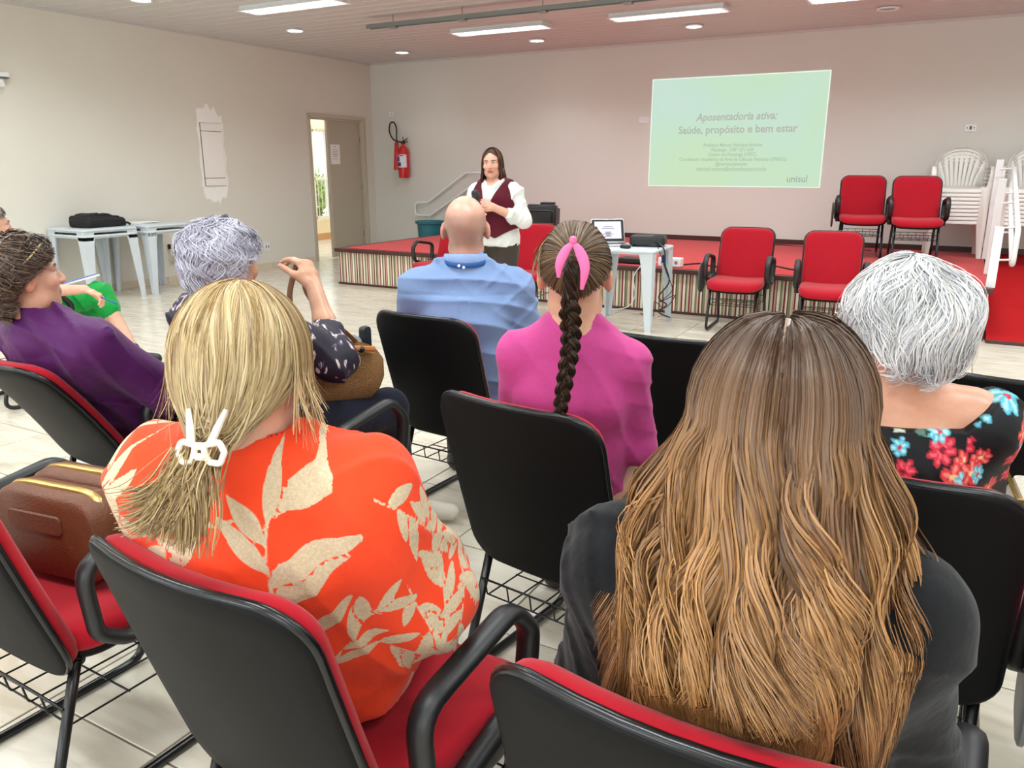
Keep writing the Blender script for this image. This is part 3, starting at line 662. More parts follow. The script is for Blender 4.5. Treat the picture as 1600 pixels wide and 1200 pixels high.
b.build('vent', mat('vent_grey', srgb(52, 53, 56), rough=.5), t)
for sx in (-1, 1):
    MB().lathe([(.012, 0), (.014, .004), (.01, .014)], 10, (sx * .12, -.09, 0)).build('foot', M_black, t)
    MB().lathe([(.012, 0), (.014, .004), (.01, .014)], 10, (sx * .12, .09, 0)).build('foot', M_black, t)
o = MB().pad(.06, .1, .02, [(.006, 0), (0, .006), (.002, .024), (.014, .032)], lambda x, y, h: (x, y, h)).build('computer_mouse', M_black, None, True); o.location = (-2.6, 6.76, .7205); o.rotation_euler = (0, 0, 1.2); tag(o, 'small black mouse at the front edge of the laptop table', 'mouse')
def cable(label, pts, r=.004, m=None, name='cable'):
    o = MB().tube(smooth_path(pts), r, 6).build(name, m or M_black, None, True); tag(o, label, 'cable'); return o
cable('black video cable drooping from the projector over the table edge', [(-2.40, 6.98, .77), (-2.33, 6.93, .75), (-2.28, 6.9, .70), (-2.27, 6.9, .58), (-2.24, 6.95, .42), (-2.32, 6.92, .28), (-2.27, 7.0, .2), (-2.36, 7.05, .12), (-2.3, 7.2, .05), (-2.4, 7.5, .01)], .0065)
cable('thin black cable looping below the laptop table edge', [(-2.42, 6.9, .745), (-2.34, 6.86, .74), (-2.29, 6.84, .66), (-2.25, 6.88, .52), (-2.2, 6.93, .35), (-2.3, 6.9, .24), (-2.18, 6.95, .3), (-2.3, 7.05, .16), (-2.42, 7.1, .2), (-2.5, 7.3, .02), (-2.7, 7.5, .006)], .004)
o = MB().box((-2.282, 6.895, .63), (.03, .03, .07), .006).build('cable_connector', mat('blue_black_connector', srgb(24, 32, 96), rough=.4)); tag(o, 'blue video connector hanging on the cables at the table corner', 'connector')
cable('black cable running over the red stage carpet behind the chairs', [(-2.55, 7.8, SZ + .01), (-2.3, 8.2, SZ + .01), (-2.1, 8.0, SZ + .01), (-1.7, 8.4, SZ + .01), (-1.3, 8.1, SZ + .01), (-1.0, 8.5, SZ + .01), (-.6, 8.4, SZ + .01)], .008)
cable('thin dark cable along the skirting at the back of the stage', [(-2.6, 10.6, SZ + .008), (-2.0, 10.75, SZ + .008), (-1.6, 10.6, SZ + .008), (-1.42, 10.8, SZ + .1), (-1.36, 10.85, SZ + .02), (-1.1, 10.7, SZ + .008), (-.9, 10.5, SZ + .008)], .006)
cable('white extension cord hanging down the striped stage front', [(-2.62, 7.82, SZ + .04), (-2.72, 7.66, SZ + .05), (-2.82, 7.60, .36), (-2.80, 7.60, .16), (-2.9, 7.58, .03), (-3.2, 7.5, .006), (-3.6, 7.45, .006)], .005, M_white)
t = thing('power_strip', 'white multi-socket power box at the stage edge behind the table', 'power strip', (-2.52, 7.84, SZ))
MB().box((0, 0, .05), (.24, .1, .09), .012).build('body', M_white, t)
for k in range(3): MB().box((-.07 + k * .07, -.051, .05), (.03, .003, .03)).build('socket', mat('socket_grey', srgb(120, 120, 120)), t)
o = MB().box((0, 0, .03), (.32, .22, .05), .01).build('black_case', M_black); o.location = (-2.95, 7.95, SZ + .006); tag(o, 'flat black equipment case on the stage behind the laptop table', 'case')
# loudspeaker
t = thing('loudspeaker', 'black loudspeaker on the stage behind the presenter', 'loudspeaker', (-4.66, 9.2, SZ), R(8))
M_spk = mat('black_speaker_plastic', srgb(20, 21, 24), rough=.45)
b = MB(); b.add([(-.2, -.17, 0), (.2, -.17, 0), (.16, .17, 0), (-.16, .17, 0), (-.225, -.17, .46), (.225, -.17, .46), (.17, .17, .5), (-.17, .17, .5), (-.2, -.13, .53), (.2, -.13, .53)],
      [(0, 3, 2, 1), (0, 1, 5, 4), (1, 2, 6, 5), (3, 0, 4, 7), (2, 3, 7, 6), (4, 5, 9, 8), (8, 9, 6, 7), (5, 6, 9), (4, 8, 7)])
me = b.mesh('cabinet'); bm = bmesh.new(); bm.from_mesh(me); bmesh.ops.bevel(bm, geom=bm.edges[:], offset=.03, segments=3, affect='EDGES'); bm.to_mesh(me); bm.free(); me.shade_smooth(); me.set_sharp_from_angle(angle=R(40)); obj('cabinet', me, M_spk, t)
MB().pad(.36, .2, .04, [(0, 0), (.008, .012), (.03, -.01), (.08, -.045)], lambda x, y, h: (x, -.172 - h, y + .36)).build('horn_flare', mat('speaker_horn', srgb(12, 12, 14), rough=.35), t, True)
MB().lathe([(.13, 0), (.135, .01), (.12, .014), (.05, -.02), (.01, -.01)], 24, (0, -.172, .15), Matrix.Rotation(R(90), 3, 'X')).build('woofer', mat('woofer_black', srgb(26, 26, 28), rough=.6), t, True)
MB().box((.05, .02, .535), (.18, .1, .03), .012).build('top_handle', M_spk, t)

# ------------------------------------------------------------------ white monobloc chairs in two stacks
def mono_meshes():
    D = {}; zt = .86
    # back: arched frame with fanned slats, leaning
    def bp(x, v):  # v height 0..1 above seat
        return (x, -.19 - .10 * v - .05 * (1 - (x / .26) ** 2) * .8, .40 + .46 * v)
    b = MB(); pts = []
    for k in range(25):
        a = math.pi * k / 24; x = .265 * math.cos(a) ; v = .42 + .58 * math.sin(a) ** .8; pts.append(bp(x, v))
    pts = [bp(.255, 0), bp(.262, .2)] + pts + [bp(-.262, .2), bp(-.255, 0)]
    b.tube(pts, .026, 8, ry=.009, ref=(0, 1, .2)); D['back_arch'] = b.mesh('back_arch', True, 50)
    b = MB(); n = 9
    for i in range(n):
        s = (i / (n - 1)) * 2 - 1; x0 = s * .15; x1 = s * .235; vt = .42 + .5 * math.sqrt(max(0, 1 - (s * .92) ** 2)) ** .8
        P = [bp(x0 + (x1 - x0) * q ** 1.5, .02 + (vt - .02) * q) for q in np.linspace(0, 1, 7)]
        b.tube(P, .018, 6, ry=.005, ref=(1, 0, 0))
    D['back_slats'] = b.mesh('back_slats', True, 50)
    b = MB(); m = 9; vv = []
    for j in range(4):
        v = .74 + .22 * j / 3
        for i in range(m): s = (i / (m - 1)) * 2 - 1; lim = .255 * math.sqrt(max(.02, 1 - ((v - .42) / .6) ** 2)); vv.append(bp(s * lim, v))
    b.add(vv, [(j * m + i, j * m + i + 1, (j + 1) * m + i + 1, (j + 1) * m + i) for j in range(3) for i in range(m - 1)]); D['back_panel'] = b.mesh('back_panel', True)
    D['seat'] = MB().pad(.46, .43, .06, [(.02, -.03), (.0, -.026), (0, .0), (.01, .006), (.05, -.004), (.15, -.012)], lambda x, y, h: (x, y + .02, .425 + h - .03 * max(0, (y - .1) / .12) ** 2)).mesh('seat', True, 45)
    for s, nm in ((1, 'arm_r'), (-1, 'arm_l')):
        P = fillet([bp(s * .262, .5), (s * .285, -.02, .645), (s * .285, .17, .64), (s * .28, .215, .56), (s * .265, .20, .42)], .05, 4)
        D[nm] = MB().tube(P, .024, 8, ry=.009, ref=(1, 0, 0)).mesh('arm', True, 50)
    for s in (1, -1):
        D['leg_f%d' % s] = MB().tube([(s * .235, .21, .43), (s * .245, .225, .3), (s * .262, .25, 0)], [.05, .04, .024], 8, ry=[.02, .016, .012], ref=(1, 0, 0)).mesh('leg', True, 50)
        D['leg_b%d' % s] = MB().tube([(s * .235, -.19, .43), (s * .25, -.24, .25), (s * .262, -.30, 0)], [.046, .038, .024], 8, ry=[.02, .016, .012], ref=(1, 0, 0)).mesh('leg', True, 50)
    return D
MD = mono_meshes()
ORD = ['lowest', 'second from the bottom', 'third from the bottom', 'fourth from the bottom', 'fifth from the bottom', 'fifth from the top', 'fourth from the top', 'third from the top', 'second from the top', 'topmost']
def stack(x, y, deg, n, where, group, dz=.042):
    for k in range(n):
        w_ = ORD[-1] if k == n - 1 else ORD[k] if k < 5 else ORD[-(n - k)]
        t = thing('plastic_chair', 'white plastic armchair, %s of the stack %s' % (w_, where), 'chair', (x, y + .0 * k, SZ + dz * k), R(deg), group)
        for nm, me in MD.items(): obj(nm.split('_')[0] if nm[:3] in ('arm', 'leg') else nm, me, M_chpl, t)
stack(-.06, 10.42, 184, 9, 'behind the stage chairs', 'left stack of white plastic chairs')
stack(.62, 10.38, 176, 9, 'behind the ramp handrail', 'right stack of white plastic chairs')
# ------------------------------------------------------------------ organic modelling: blended distance fields -> one continuous mesh
def surface_nets(D, org, h):
    s = D < 0; nx, ny, nz = D.shape
    c = np.zeros((nx - 1, ny - 1, nz - 1), np.int8)
    for dx in (0, 1):
        for dy in (0, 1):
            for dz in (0, 1): c += s[dx:nx - 1 + dx, dy:ny - 1 + dy, dz:nz - 1 + dz]
    act = (c > 0) & (c < 8); idx = np.full(act.shape, -1, np.int64); I = np.argwhere(act); idx[act] = np.arange(len(I))
    acc = np.zeros((len(I), 3)); cnt = np.zeros(len(I))
    for ax in range(3):
        o1, o2 = [a for a in range(3) if a != ax]
        for u in (0, 1):
            for w in (0, 1):
                p = I.copy(); p[:, o1] += u; p[:, o2] += w; q = p.copy(); q[:, ax] += 1
                a = D[p[:, 0], p[:, 1], p[:, 2]]; b = D[q[:, 0], q[:, 1], q[:, 2]]; m = (a < 0) != (b < 0)
                t = np.where(m, a / np.where(m, a - b, 1), 0); pt = p.astype(float); pt[:, ax] += t
                acc[m] += pt[m]; cnt[m] += 1
    V = acc / np.maximum(cnt, 1)[:, None] * h + org
    F = []
    for ax in range(3):
        o1, o2 = [(1, 2), (2, 0), (0, 1)][ax]
        sl0 = [slice(None)] * 3; sl1 = [slice(None)] * 3; sl0[ax] = slice(0, -1); sl1[ax] = slice(1, None)
        ch = s[tuple(sl0)] != s[tuple(sl1)]; E = np.argwhere(ch)
        E = E[(E[:, o1] > 0) & (E[:, o2] > 0) & (E[:, o1] < D.shape[o1] - 1) & (E[:, o2] < D.shape[o2] - 1)]
        if not len(E): continue
        def cell(a, b): k = E.copy(); k[:, o1] -= a; k[:, o2] -= b; return idx[k[:, 0], k[:, 1], k[:, 2]]
        q = np.stack([cell(1, 1), cell(0, 1), cell(0, 0), cell(1, 0)], 1)
        inside = s[E[:, 0], E[:, 1], E[:, 2]]
        q[~inside] = q[~inside][:, ::-1]; F.append(q)
    return V, np.concatenate(F)

class SDF:
    """ops are applied in order: smooth union, subtraction, intersection"""
    def __init__(s): s.ops = []
    def ell(s, c, r, k=.02, M=None, sub=False): s.ops.append(('ell', np.array(c, float), np.array(r, float), k, None if M is None else np.array(M, float), sub)); return s
    def cone(s, a, b, ra, rb, k=.02, sub=False): s.ops.append(('cone', np.array(a, float), np.array(b, float), ra, rb, k, sub)); return s
    def ecap(s, a, b, r1, r2, side=(1, 0, 0), k=.03): s.ops.append(('ecap', np.array(a, float), np.array(b, float), r1, r2, np.array(side, float), k)); return s
    def fn(s, f): s.ops.append(('fn', f)); return s
    def chain(s, pts, rad, k=.02):
        for i in range(len(pts) - 1): s.cone(pts[i], pts[i + 1], rad[i], rad[i + 1], k)
        return s
    def mesh(s, h):
        lo = np.full(3, 1e9); hi = -lo; bbs = []
        for o in s.ops:
            if o[0] == 'ell': m = max(o[2]) if o[4] is not None else o[2]; b = (o[1] - m, o[1] + m, o[3])
            elif o[0] == 'cone': r = max(o[3], o[4]); b = (np.minimum(o[1], o[2]) - r, np.maximum(o[1], o[2]) + r, o[5])
            elif o[0] == 'ecap': r = max(*o[3], *o[4]); b = (np.minimum(o[1], o[2]) - r, np.maximum(o[1], o[2]) + r, o[6])
            else: bbs.append(None); continue
            bbs.append(b)
            if not (o[0] in ('ell', 'cone') and o[-1] is True): lo = np.minimum(lo, b[0]); hi = np.maximum(hi, b[1])
        lo -= 3.5 * h + .012; hi += 3.5 * h + .012; n = np.ceil((hi - lo) / h).astype(int) + 1
        ax = [lo[i] + h * np.arange(n[i]) for i in range(3)]; D = np.full(n, 1.0)
        for o, b in zip(s.ops, bbs):
            if b is None:
                X, Y, Z = np.meshgrid(*ax, indexing='ij', sparse=True); D = o[1](D, X, Y, Z); continue
            pad = b[2] * 1.2 + 2.5 * h; i0 = np.clip(np.floor((b[0] - pad - lo) / h).astype(int), 0, n - 1); i1 = np.clip(np.ceil((b[1] + pad - lo) / h).astype(int) + 1, 1, n)
            if (i1 <= i0).any(): continue
            S = tuple(slice(i0[k], i1[k]) for k in range(3)); X, Y, Z = np.meshgrid(*[ax[k][S[k]] for k in range(3)], indexing='ij', sparse=True)
            if o[0] == 'ell':
                x, y, z = X - o[1][0], Y - o[1][1], Z - o[1][2]
                if o[4] is not None: M = o[4]; x, y, z = [M[0][i] * x + M[1][i] * y + M[2][i] * z for i in range(3)]
                r = o[2]; k0 = np.sqrt((x / r[0]) ** 2 + (y / r[1]) ** 2 + (z / r[2]) ** 2); k1 = np.sqrt((x / r[0] ** 2) ** 2 + (y / r[1] ** 2) ** 2 + (z / r[2] ** 2) ** 2); d = k0 * (k0 - 1) / np.maximum(k1, 1e-6); k, sub = o[3], o[5]
            elif o[0] == 'cone':
                a, bb = o[1], o[2]; ab = bb - a; t = np.clip(((X - a[0]) * ab[0] + (Y - a[1]) * ab[1] + (Z - a[2]) * ab[2]) / max(ab @ ab, 1e-9), 0, 1)
                d = np.sqrt((X - a[0] - ab[0] * t) ** 2 + (Y - a[1] - ab[1] * t) ** 2 + (Z - a[2] - ab[2] * t) ** 2) - (o[3] + (o[4] - o[3]) * t); k, sub = o[5], o[6]
            else:
                a, bb = o[1], o[2]; ab = bb - a; L = np.linalg.norm(ab); u = ab / L; sd = o[5] - u * (o[5] @ u); sd /= np.linalg.norm(sd); dp = np.cross(u, sd)
                x, y, z = X - a[0], Y - a[1], Z - a[2]; al = x * u[0] + y * u[1] + z * u[2]; t = np.clip(al / L, 0, 1); ex = al - t * L
                ss = x * sd[0] + y * sd[1] + z * sd[2]; dd = x * dp[0] + y * dp[1] + z * dp[2]
                rx = o[3][0] + (o[4][0] - o[3][0]) * t; ry = o[3][1] + (o[4][1] - o[3][1]) * t; rm = np.minimum(rx, ry)
                d = (np.sqrt((ss / rx) ** 2 + (dd / ry) ** 2 + (ex / rm) ** 2) - 1) * rm; k, sub = o[6], False
            E = D[S]
            if sub: q = np.clip(.5 - .5 * (E + d) / k, 0, 1); D[S] = E + (-d - E) * q + k * q * (1 - q)
            else: q = np.clip(.5 + .5 * (E - d) / k, 0, 1); D[S] = E + (d - E) * q - k * q * (1 - q)
        return surface_nets(D, lo, h)

def mesh_from(name, V, F, m, parent=None, attrs=None, cols=None):
    me = bpy.data.meshes.new(name); me.from_pydata(V.tolist() if isinstance(V, np.ndarray) else V, [], F.tolist() if isinstance(F, np.ndarray) else F); me.shade_smooth()
    for k, a in (attrs or {}).items(): at = me.attributes.new(k, 'FLOAT', 'POINT'); at.data.foreach_set('value', np.asarray(a, np.float32))
    for k, a in (cols or {}).items(): at = me.attributes.new(k, 'FLOAT_COLOR', 'POINT'); at.data.foreach_set('color', np.asarray(a, np.float32).ravel())
    return obj(name, me, m, parent)

def folds(amp, dirs, seed=0, warp=.35):
    """cloth folds: warped sine ridges added to the distance field; dirs = (direction, wavelength)"""
    r_ = np.random.default_rng(seed); P = [(np.array(d, float) / np.linalg.norm(d), 2 * math.pi / w, r_.uniform(0, 6), r_.uniform(0, 6)) for d, w in dirs]
    def f(D, X, Y, Z):
        A = 0
        for d, k, p, q in P:
            u = d[0] * X + d[1] * Y + d[2] * Z
            w_ = k * u + p + 2.2 * np.sin(9 * X + q) * warp + 2.5 * np.sin(11 * Z - 7 * Y + p) * warp
            A = A + (.5 * np.sin(w_) + .8 - 2.0 * (1 - np.abs(np.sin(w_ * .5 + q))) ** 2.5) * np.clip(.5 + .7 * np.sin(8 * Y + 7 * X + 6 * Z + q), 0, 1)
        return D + 1.7 * amp * A / len(P) ** .75
    return f

def rotz(a): c, s = math.cos(a), math.sin(a); return np.array([[c, -s, 0], [s, c, 0], [0, 0, 1]])
def rotx(a): c, s = math.cos(a), math.sin(a); return np.array([[1, 0, 0], [0, c, -s], [0, s, c]])
def roty(a): c, s = math.cos(a), math.sin(a); return np.array([[c, 0, s], [0, 1, 0], [-s, 0, c]])
def headrot(yaw, pitch=0, roll=0): return rotz(R(yaw)) @ rotx(R(pitch)) @ roty(R(roll))      # yaw + = to the person's left

def skin_material(name, base, red=.0):
    m = bpy.data.materials.new(name); m.use_nodes = True; nt = m.node_tree; N = nt.nodes; L = nt.links; b = N['Principled BSDF']
    at = N.new('ShaderNodeAttribute'); at.attribute_name = 'tint'
    n = N.new('ShaderNodeTexNoise'); n.inputs['Scale'].default_value = 22; n.inputs['Detail'].default_value = 5; tc = N.new('ShaderNodeTexCoord'); L.new(tc.outputs['Object'], n.inputs['Vector'])
    r = add_ramp(nt, n.outputs[0], [(.3, (.88, .84, .82, 1)), (.7, (1, 1, 1, 1))])
    mx = N.new('ShaderNodeMix'); mx.data_type = 'RGBA'; mx.blend_type = 'MULTIPLY'; mx.inputs[0].default_value = 1; L.new(at.outputs['Color'], mx.inputs[6]); L.new(r.outputs[0], mx.inputs[7]); L.new(mx.outputs[2], b.inputs['Base Color'])
    b.inputs['Roughness'].default_value = .38; b.inputs['Subsurface Weight'].default_value = .12; b.inputs['Subsurface Radius'].default_value = (.01, .004, .002); b.inputs['Subsurface Scale'].default_value = .6
    bp = N.new('ShaderNodeBump'); bp.inputs['Strength'].default_value = .12; bp.inputs['Distance'].default_value = .004; n2 = N.new('ShaderNodeTexNoise'); n2.inputs['Scale'].default_value = 160; L.new(tc.outputs['Object'], n2.inputs['Vector']); L.new(n2.outputs[0], bp.inputs['Height']); L.new(bp.outputs[0], b.inputs['Normal'])
    return m

def head_ops(S, hc, M, sc=1.0, nose=1.0, ears=True):
    T = lambda p: hc + M @ (np.array(p, float) * sc)
    S.ell(T((0, -.014, .028)), np.array((.075, .095, .088)) * sc, .02, M)
    S.ell(T((0, .03, -.03)), np.array((.06, .064, .085)) * sc, .025, M)
    S.ell(T((0, .06, -.095)), np.array((.03, .028, .024)) * sc, .022, M)
    for s in (-1, 1):
        S.ell(T((s * .038, .062, -.022)), np.array((.022, .022, .02)) * sc, .02, M)
        S.ell(T((s * .045, .02, -.075)), np.array((.02, .03, .024)) * sc, .025, M)
        S.cone(T((s * .012, .088, .028)), T((s * .046, .072, .026)), .011 * sc, .009 * sc, .014)
        S.ell(T((s * .031, .098, .006)), np.array((.017, .014, .011)) * sc, .012, M, True)
        S.ell(T((s * .031, .0775, .004)), np.array((.0125, .0125, .0115)) * sc, .004, M)
        S.ell(T((s * .011, .101, -.03)), np.array((.009, .009, .007)) * sc * nose, .008, M)
        if ears:
            S.ell(T((s * .079, -.008, -.008)), np.array((.010, .021, .033)) * sc, .008, M @ rotz(s * .45) @ rotx(-.2))
            S.ell(T((s * .090, -.001, -.006)), np.array((.006, .010, .017)) * sc, .006, M @ rotz(s * .45), True)
    S.cone(T((0, .085, .02)), T((0, .108, -.025)), .008 * sc, .0125 * sc * nose, .012)
    S.cone(T((-.018, .0865, -.055)), T((.018, .0865, -.055)), .0065 * sc, .0065 * sc, .008)
    S.cone(T((-.015, .085, -.066)), T((.015, .085, -.066)), .0075 * sc, .0075 * sc, .008)
    return T

def head_tint(V, hc, M, sc, skin, lips=None, brow=None, stubble=None, iris=None, cheeks=.5):
    """colours that belong to the skin itself: lips, brows, eyes, shaved hair"""
    q = ((V - hc) @ M) / sc; C = np.ones((len(V), 4)); C[:, :3] = np.array(skin[:3])
    def blend(w, c): w = np.clip(w, 0, 1)[:, None]; C[:, :3] = C[:, :3] * (1 - w) + np.array(c[:3]) * w
    near = (np.abs(q) < .15).all(1)
    if cheeks:
        for s in (-1, 1): blend(near * cheeks * np.exp(-(((q - np.array((s * .042, .07, -.03))) / .022) ** 2).sum(1)), np.array(skin[:3]) * np.array((1.0, .62, .6)))
        blend(near * .45 * np.exp(-(((q - np.array((0, .112, -.025))) / .016) ** 2).sum(1)), np.array(skin[:3]) * np.array((1, .68, .65)))
        for s in (-1, 1): blend(near * .5 * (np.abs(q[:, 0] - s * .085) < .012) * (np.abs(q[:, 2]) < .05), np.array(skin[:3]) * np.array((1, .62, .58)))
    if stubble is not None:
        w = np.clip((.072 - q[:, 2] - .25 * np.maximum(0, q[:, 1])) / .03, 0, 1) * np.clip((q[:, 2] + .085 + .35 * np.minimum(0, q[:, 1] + .06)) / .03, 0, 1) * np.clip((.035 - q[:, 1]) / .02, 0, 1); w *= near * (np.abs(q[:, 0]) < .083); blend(w * .62, stubble)
    if brow is not None:
        for s in (-1, 1): blend(near * (np.exp(-((q[:, 0] - s * .031) / .019) ** 4 - ((q[:, 2] - .0285 + .06 * (np.abs(q[:, 0]) - .031) ** 2 / .02) / .0055) ** 4)) * (q[:, 1] > .05), brow)
    if iris is not None:
        for s in (-1, 1):
            e = np.exp(-((q[:, 0] - s * .031) / .0125) ** 6 - ((q[:, 2] - .004) / .0055) ** 6) * (q[:, 1] > .06); blend(e, (.75, .72, .7)); blend(np.exp(-(((q[:, 0] - s * .031) ** 2 + (q[:, 2] - .004) ** 2) / .0062 ** 2) ** 3) * (q[:, 1] > .06), iris)
            blend(.8 * np.exp(-((q[:, 0] - s * .031) / .016) ** 4 - ((q[:, 2] - .0115) / .0028) ** 4) * (q[:, 1] > .06), (.08, .05, .04))
    if lips is not None: blend(near * np.exp(-(q[:, 0] / .024) ** 4 - ((q[:, 2] + .0605) / .0105) ** 4) * (q[:, 1] > .07), lips); blend(near * .8 * np.exp(-(q[:, 0] / .02) ** 4 - ((q[:, 2] + .0605) / .0018) ** 4) * (q[:, 1] > .07), (.25, .06, .06))
    return C

def hand_ops(S, wrist, M, side=1, curl=(20, 25, 15), spread=5, thumb=(40, 20), sc=1.0, curls=None):
    """M columns: x across palm (toward thumb * side), y along fingers, z out of the back of the hand"""
    T = lambda p: np.array(wrist, float) + M @ (np.array(p, float) * sc)
    S.ecap(T((0, -.01, 0)), T((0, .04, 0)), (.027 * sc, .018 * sc), (.036 * sc, .015 * sc), M[:, 0], .012); S.ecap(T((0, .04, 0)), T((0, .082, 0)), (.037 * sc, .014 * sc), (.038 * sc, .0115 * sc), M[:, 0], .012)
    for i, (x, l, r_) in enumerate(((.029, .072, .0088), (.0095, .08, .009), (-.0105, .075, .0085), (-.029, .058, .0078))):
        x *= side; a = 0; yaw = R(spread) * (1.5 - i) / 1.5 * side; p = np.array((x, .082 - .004 * abs(i - 1.2), 0)); cu = curls[i] if curls else curl
        seg = (.46, .30, .24); rr = r_
        for j in range(3):
            a -= R(cu[j]); d = np.array((math.sin(yaw) * math.cos(a), math.cos(yaw) * math.cos(a), math.sin(a))); q = p + d * l * seg[j]; S.cone(T(p), T(q), rr * sc, rr * .9 * sc, .004); p = q; rr *= .9
    th = R(thumb[0]); p = np.array((side * .022, .012, -.006)); d1 = np.array((side * math.sin(th), math.cos(th), -.35)); d1 /= np.linalg.norm(d1); q = p + d1 * .045; S.cone(T(p), T(q), .015 * sc, .0115 * sc, .012)
    a2 = R(thumb[1]); d2 = d1 * math.cos(a2) + np.array((-side * .35, .6, -.6)) * math.sin(a2); d2 /= np.linalg.norm(d2); q2 = q + d2 * .032; S.cone(T(q), T(q2), .011 * sc, .0098 * sc, .006); S.cone(T(q2), T(q2 + d2 * .024), .0098 * sc, .008 * sc, .005)

# ------------------------------------------------------------------ hair: bundles of thin tapered strands
def hair_material(name, rough=.42, spec=.5):
    m = bpy.data.materials.new(name); m.use_nodes = True; nt = m.node_tree; N = nt.nodes; L = nt.links; b = N['Principled BSDF']
    at = N.new('ShaderNodeAttribute'); at.attribute_name = 'tint'; L.new(at.outputs['Color'], b.inputs['Base Color']); b.inputs['Roughness'].default_value = rough; b.inputs['Specular IOR Level'].default_value = spec; b.inputs['Anisotropic'].default_value = .4
    return m
def strands(P, rad, col, cen=None, tilt=.5, wide=1.25):
    """P (S,n,3) rad (S,n) col (S,n,3) -> verts, faces, colours of narrow tapered locks facing away from cen"""
    S_, n, _ = P.shape; T = np.gradient(P, axis=1); T /= np.linalg.norm(T, axis=2, keepdims=True) + 1e-9; r_ = np.random.default_rng(S_ + n)
    if cen is None: O = np.repeat(r_.normal(size=(S_, 1, 3)), n, 1)
    else: c = np.broadcast_to(np.array(cen, float), P.shape).copy(); c[..., 2] = np.minimum(c[..., 2], P[..., 2]); O = P - c
    O = O / (np.linalg.norm(O, axis=2, keepdims=True) + 1e-9) + tilt * r_.normal(size=(S_, 1, 3)); A = np.cross(T, O); A /= np.linalg.norm(A, axis=2, keepdims=True) + 1e-9
    rad = np.maximum(rad, .00012) * wide
    V = np.stack([P - A * rad[..., None], P + A * rad[..., None]], 2).reshape(-1, 3)
    i = (np.arange(S_)[:, None] * n + np.arange(n - 1)[None, :]).ravel() * 2
    F = np.stack([i, i + 1, i + 3, i + 2], 1)
    C = np.repeat(col.reshape(-1, 3), 2, 0); return V, F, np.concatenate([C, np.ones((len(C), 1))], 1)
def hair_object(parent, groups, m, name='hair', label=None):
    Vs, Fs, Cs, o = [], [], [], 0
    for V, F, C in groups: Vs.append(V); Fs.append(F + o); Cs.append(C); o += len(V)
    ho = mesh_from(name, np.concatenate(Vs), np.concatenate(Fs), m, parent, cols={'tint': np.concatenate(Cs)})
    if label: ho['label'] = label
    return ho
def cap_group(S, h, col):
    V, F = S.mesh(h); C = np.ones((len(V), 4)); C[:, :3] = col; return V, F, C
def palette(r_, n, cols, weights=None):
    c = np.array([srgb(*q)[:3] for q in cols]); i = r_.choice(len(c), n, p=weights); j = r_.choice(len(c), n, p=weights); t = r_.uniform(0, 1, n)[:, None]; return c[i] * (1 - t) + c[j] * t
def snoise(r_, k=5, f=3.0):
    """smooth 2-d noise made of a few sines"""
    W_ = r_.normal(size=(k, 2)) * f; ph = r_.uniform(0, 6.28, k); return lambda a, b: sum(np.sin(W_[i, 0] * a + W_[i, 1] * b + ph[i]) for i in range(k)) / k ** .5
# ------------------------------------------------------------------ people
def skel(**k):
    s = dict(pel=(0, -.05, .565), wai=(0, -.12, .72), che=(0, -.165, .88), nb=(0, -.165, 1.03), shL=(-.165, -.165, .972), shR=(.165, -.165, .972), elL=(-.225, -.06, .72), elR=(.225, -.06, .72), wrL=(-.12, .14, .62), wrR=(.12, .14, .62),
             hiL=(-.09, -.03, .55), hiR=(.09, -.03, .55), knL=(-.11, .40, .535), knR=(.11, .40, .535), anL=(-.11, .40, .10), anR=(.11, .40, .10), toL=(-.12, .56, .035), toR=(.12, .56, .035), hc=(0, -.13, 1.15), M=headrot(0), sc=1.0, g=1.0, arm=1.0)
    s.update(k); return {a: (np.array(b, float) if isinstance(b, tuple) else b) for a, b in s.items()}
def torso_ops(S, s, o=0, k=.05, low=True):
    g = s['g']; top = s['nb'] + np.array((0, .0, -.055))
    if low: S.ecap(s['pel'], s['wai'], (.165 * g + o, .12 * g + o), (.14 * g + o, .105 * g + o), k=k)
    S.ecap(s['wai'], s['che'], (.14 * g + o, .105 * g + o), (.155 * g + o, .108 * g + o), k=k); S.ecap(s['che'], top, (.155 * g + o, .108 * g + o), (.125 * g + o, .07 * g + o), k=k)
    if o: S.cone(s['nb'] + np.array((0, .0, -.075)), s['nb'] + np.array((0, .004, .012)), .066 + o, .060 + o, .05)
    for q in ('shL', 'shR'): S.cone(s[q], s['nb'] + (s[q] - s['nb']) * .25 + np.array((0, 0, -.012)), .056 * s['arm'] + o, .046 + o, k)
def arm_ops(S, s, q, o=0, k=.03, upto=1.0, flare=0):
    a = s['arm']; sh, el, wr = s['sh' + q], s['el' + q], s['wr' + q]
    S.cone(sh, el, .054 * a + o, .043 * a + o + flare * (upto < .6), k)
    if upto > .5: e = el + (wr - el) * min(1, (upto - .5) * 2); S.cone(el, e, .042 * a + o, (.042 - .014 * min(1, (upto - .5) * 2)) * a + o + flare, k)
def leg_ops(S, s, q, o=0, upto=1.0):
    S.cone(s['hi' + q], s['kn' + q], .088 + o, .06 + o, .05); e = s['kn' + q] + (s['an' + q] - s['kn' + q]) * upto; S.cone(s['kn' + q], e, .058 + o, .058 - .022 * upto + o, .03)
def foot_ops(S, s, q, o=0): S.cone(s['an' + q], s['an' + q] + np.array((0, -.01, -.05)), .034 + o, .034 + o, .02); S.cone(s['an' + q] + np.array((0, -.01, -.055)), s['to' + q], .036 + o, .026 + o, .03)
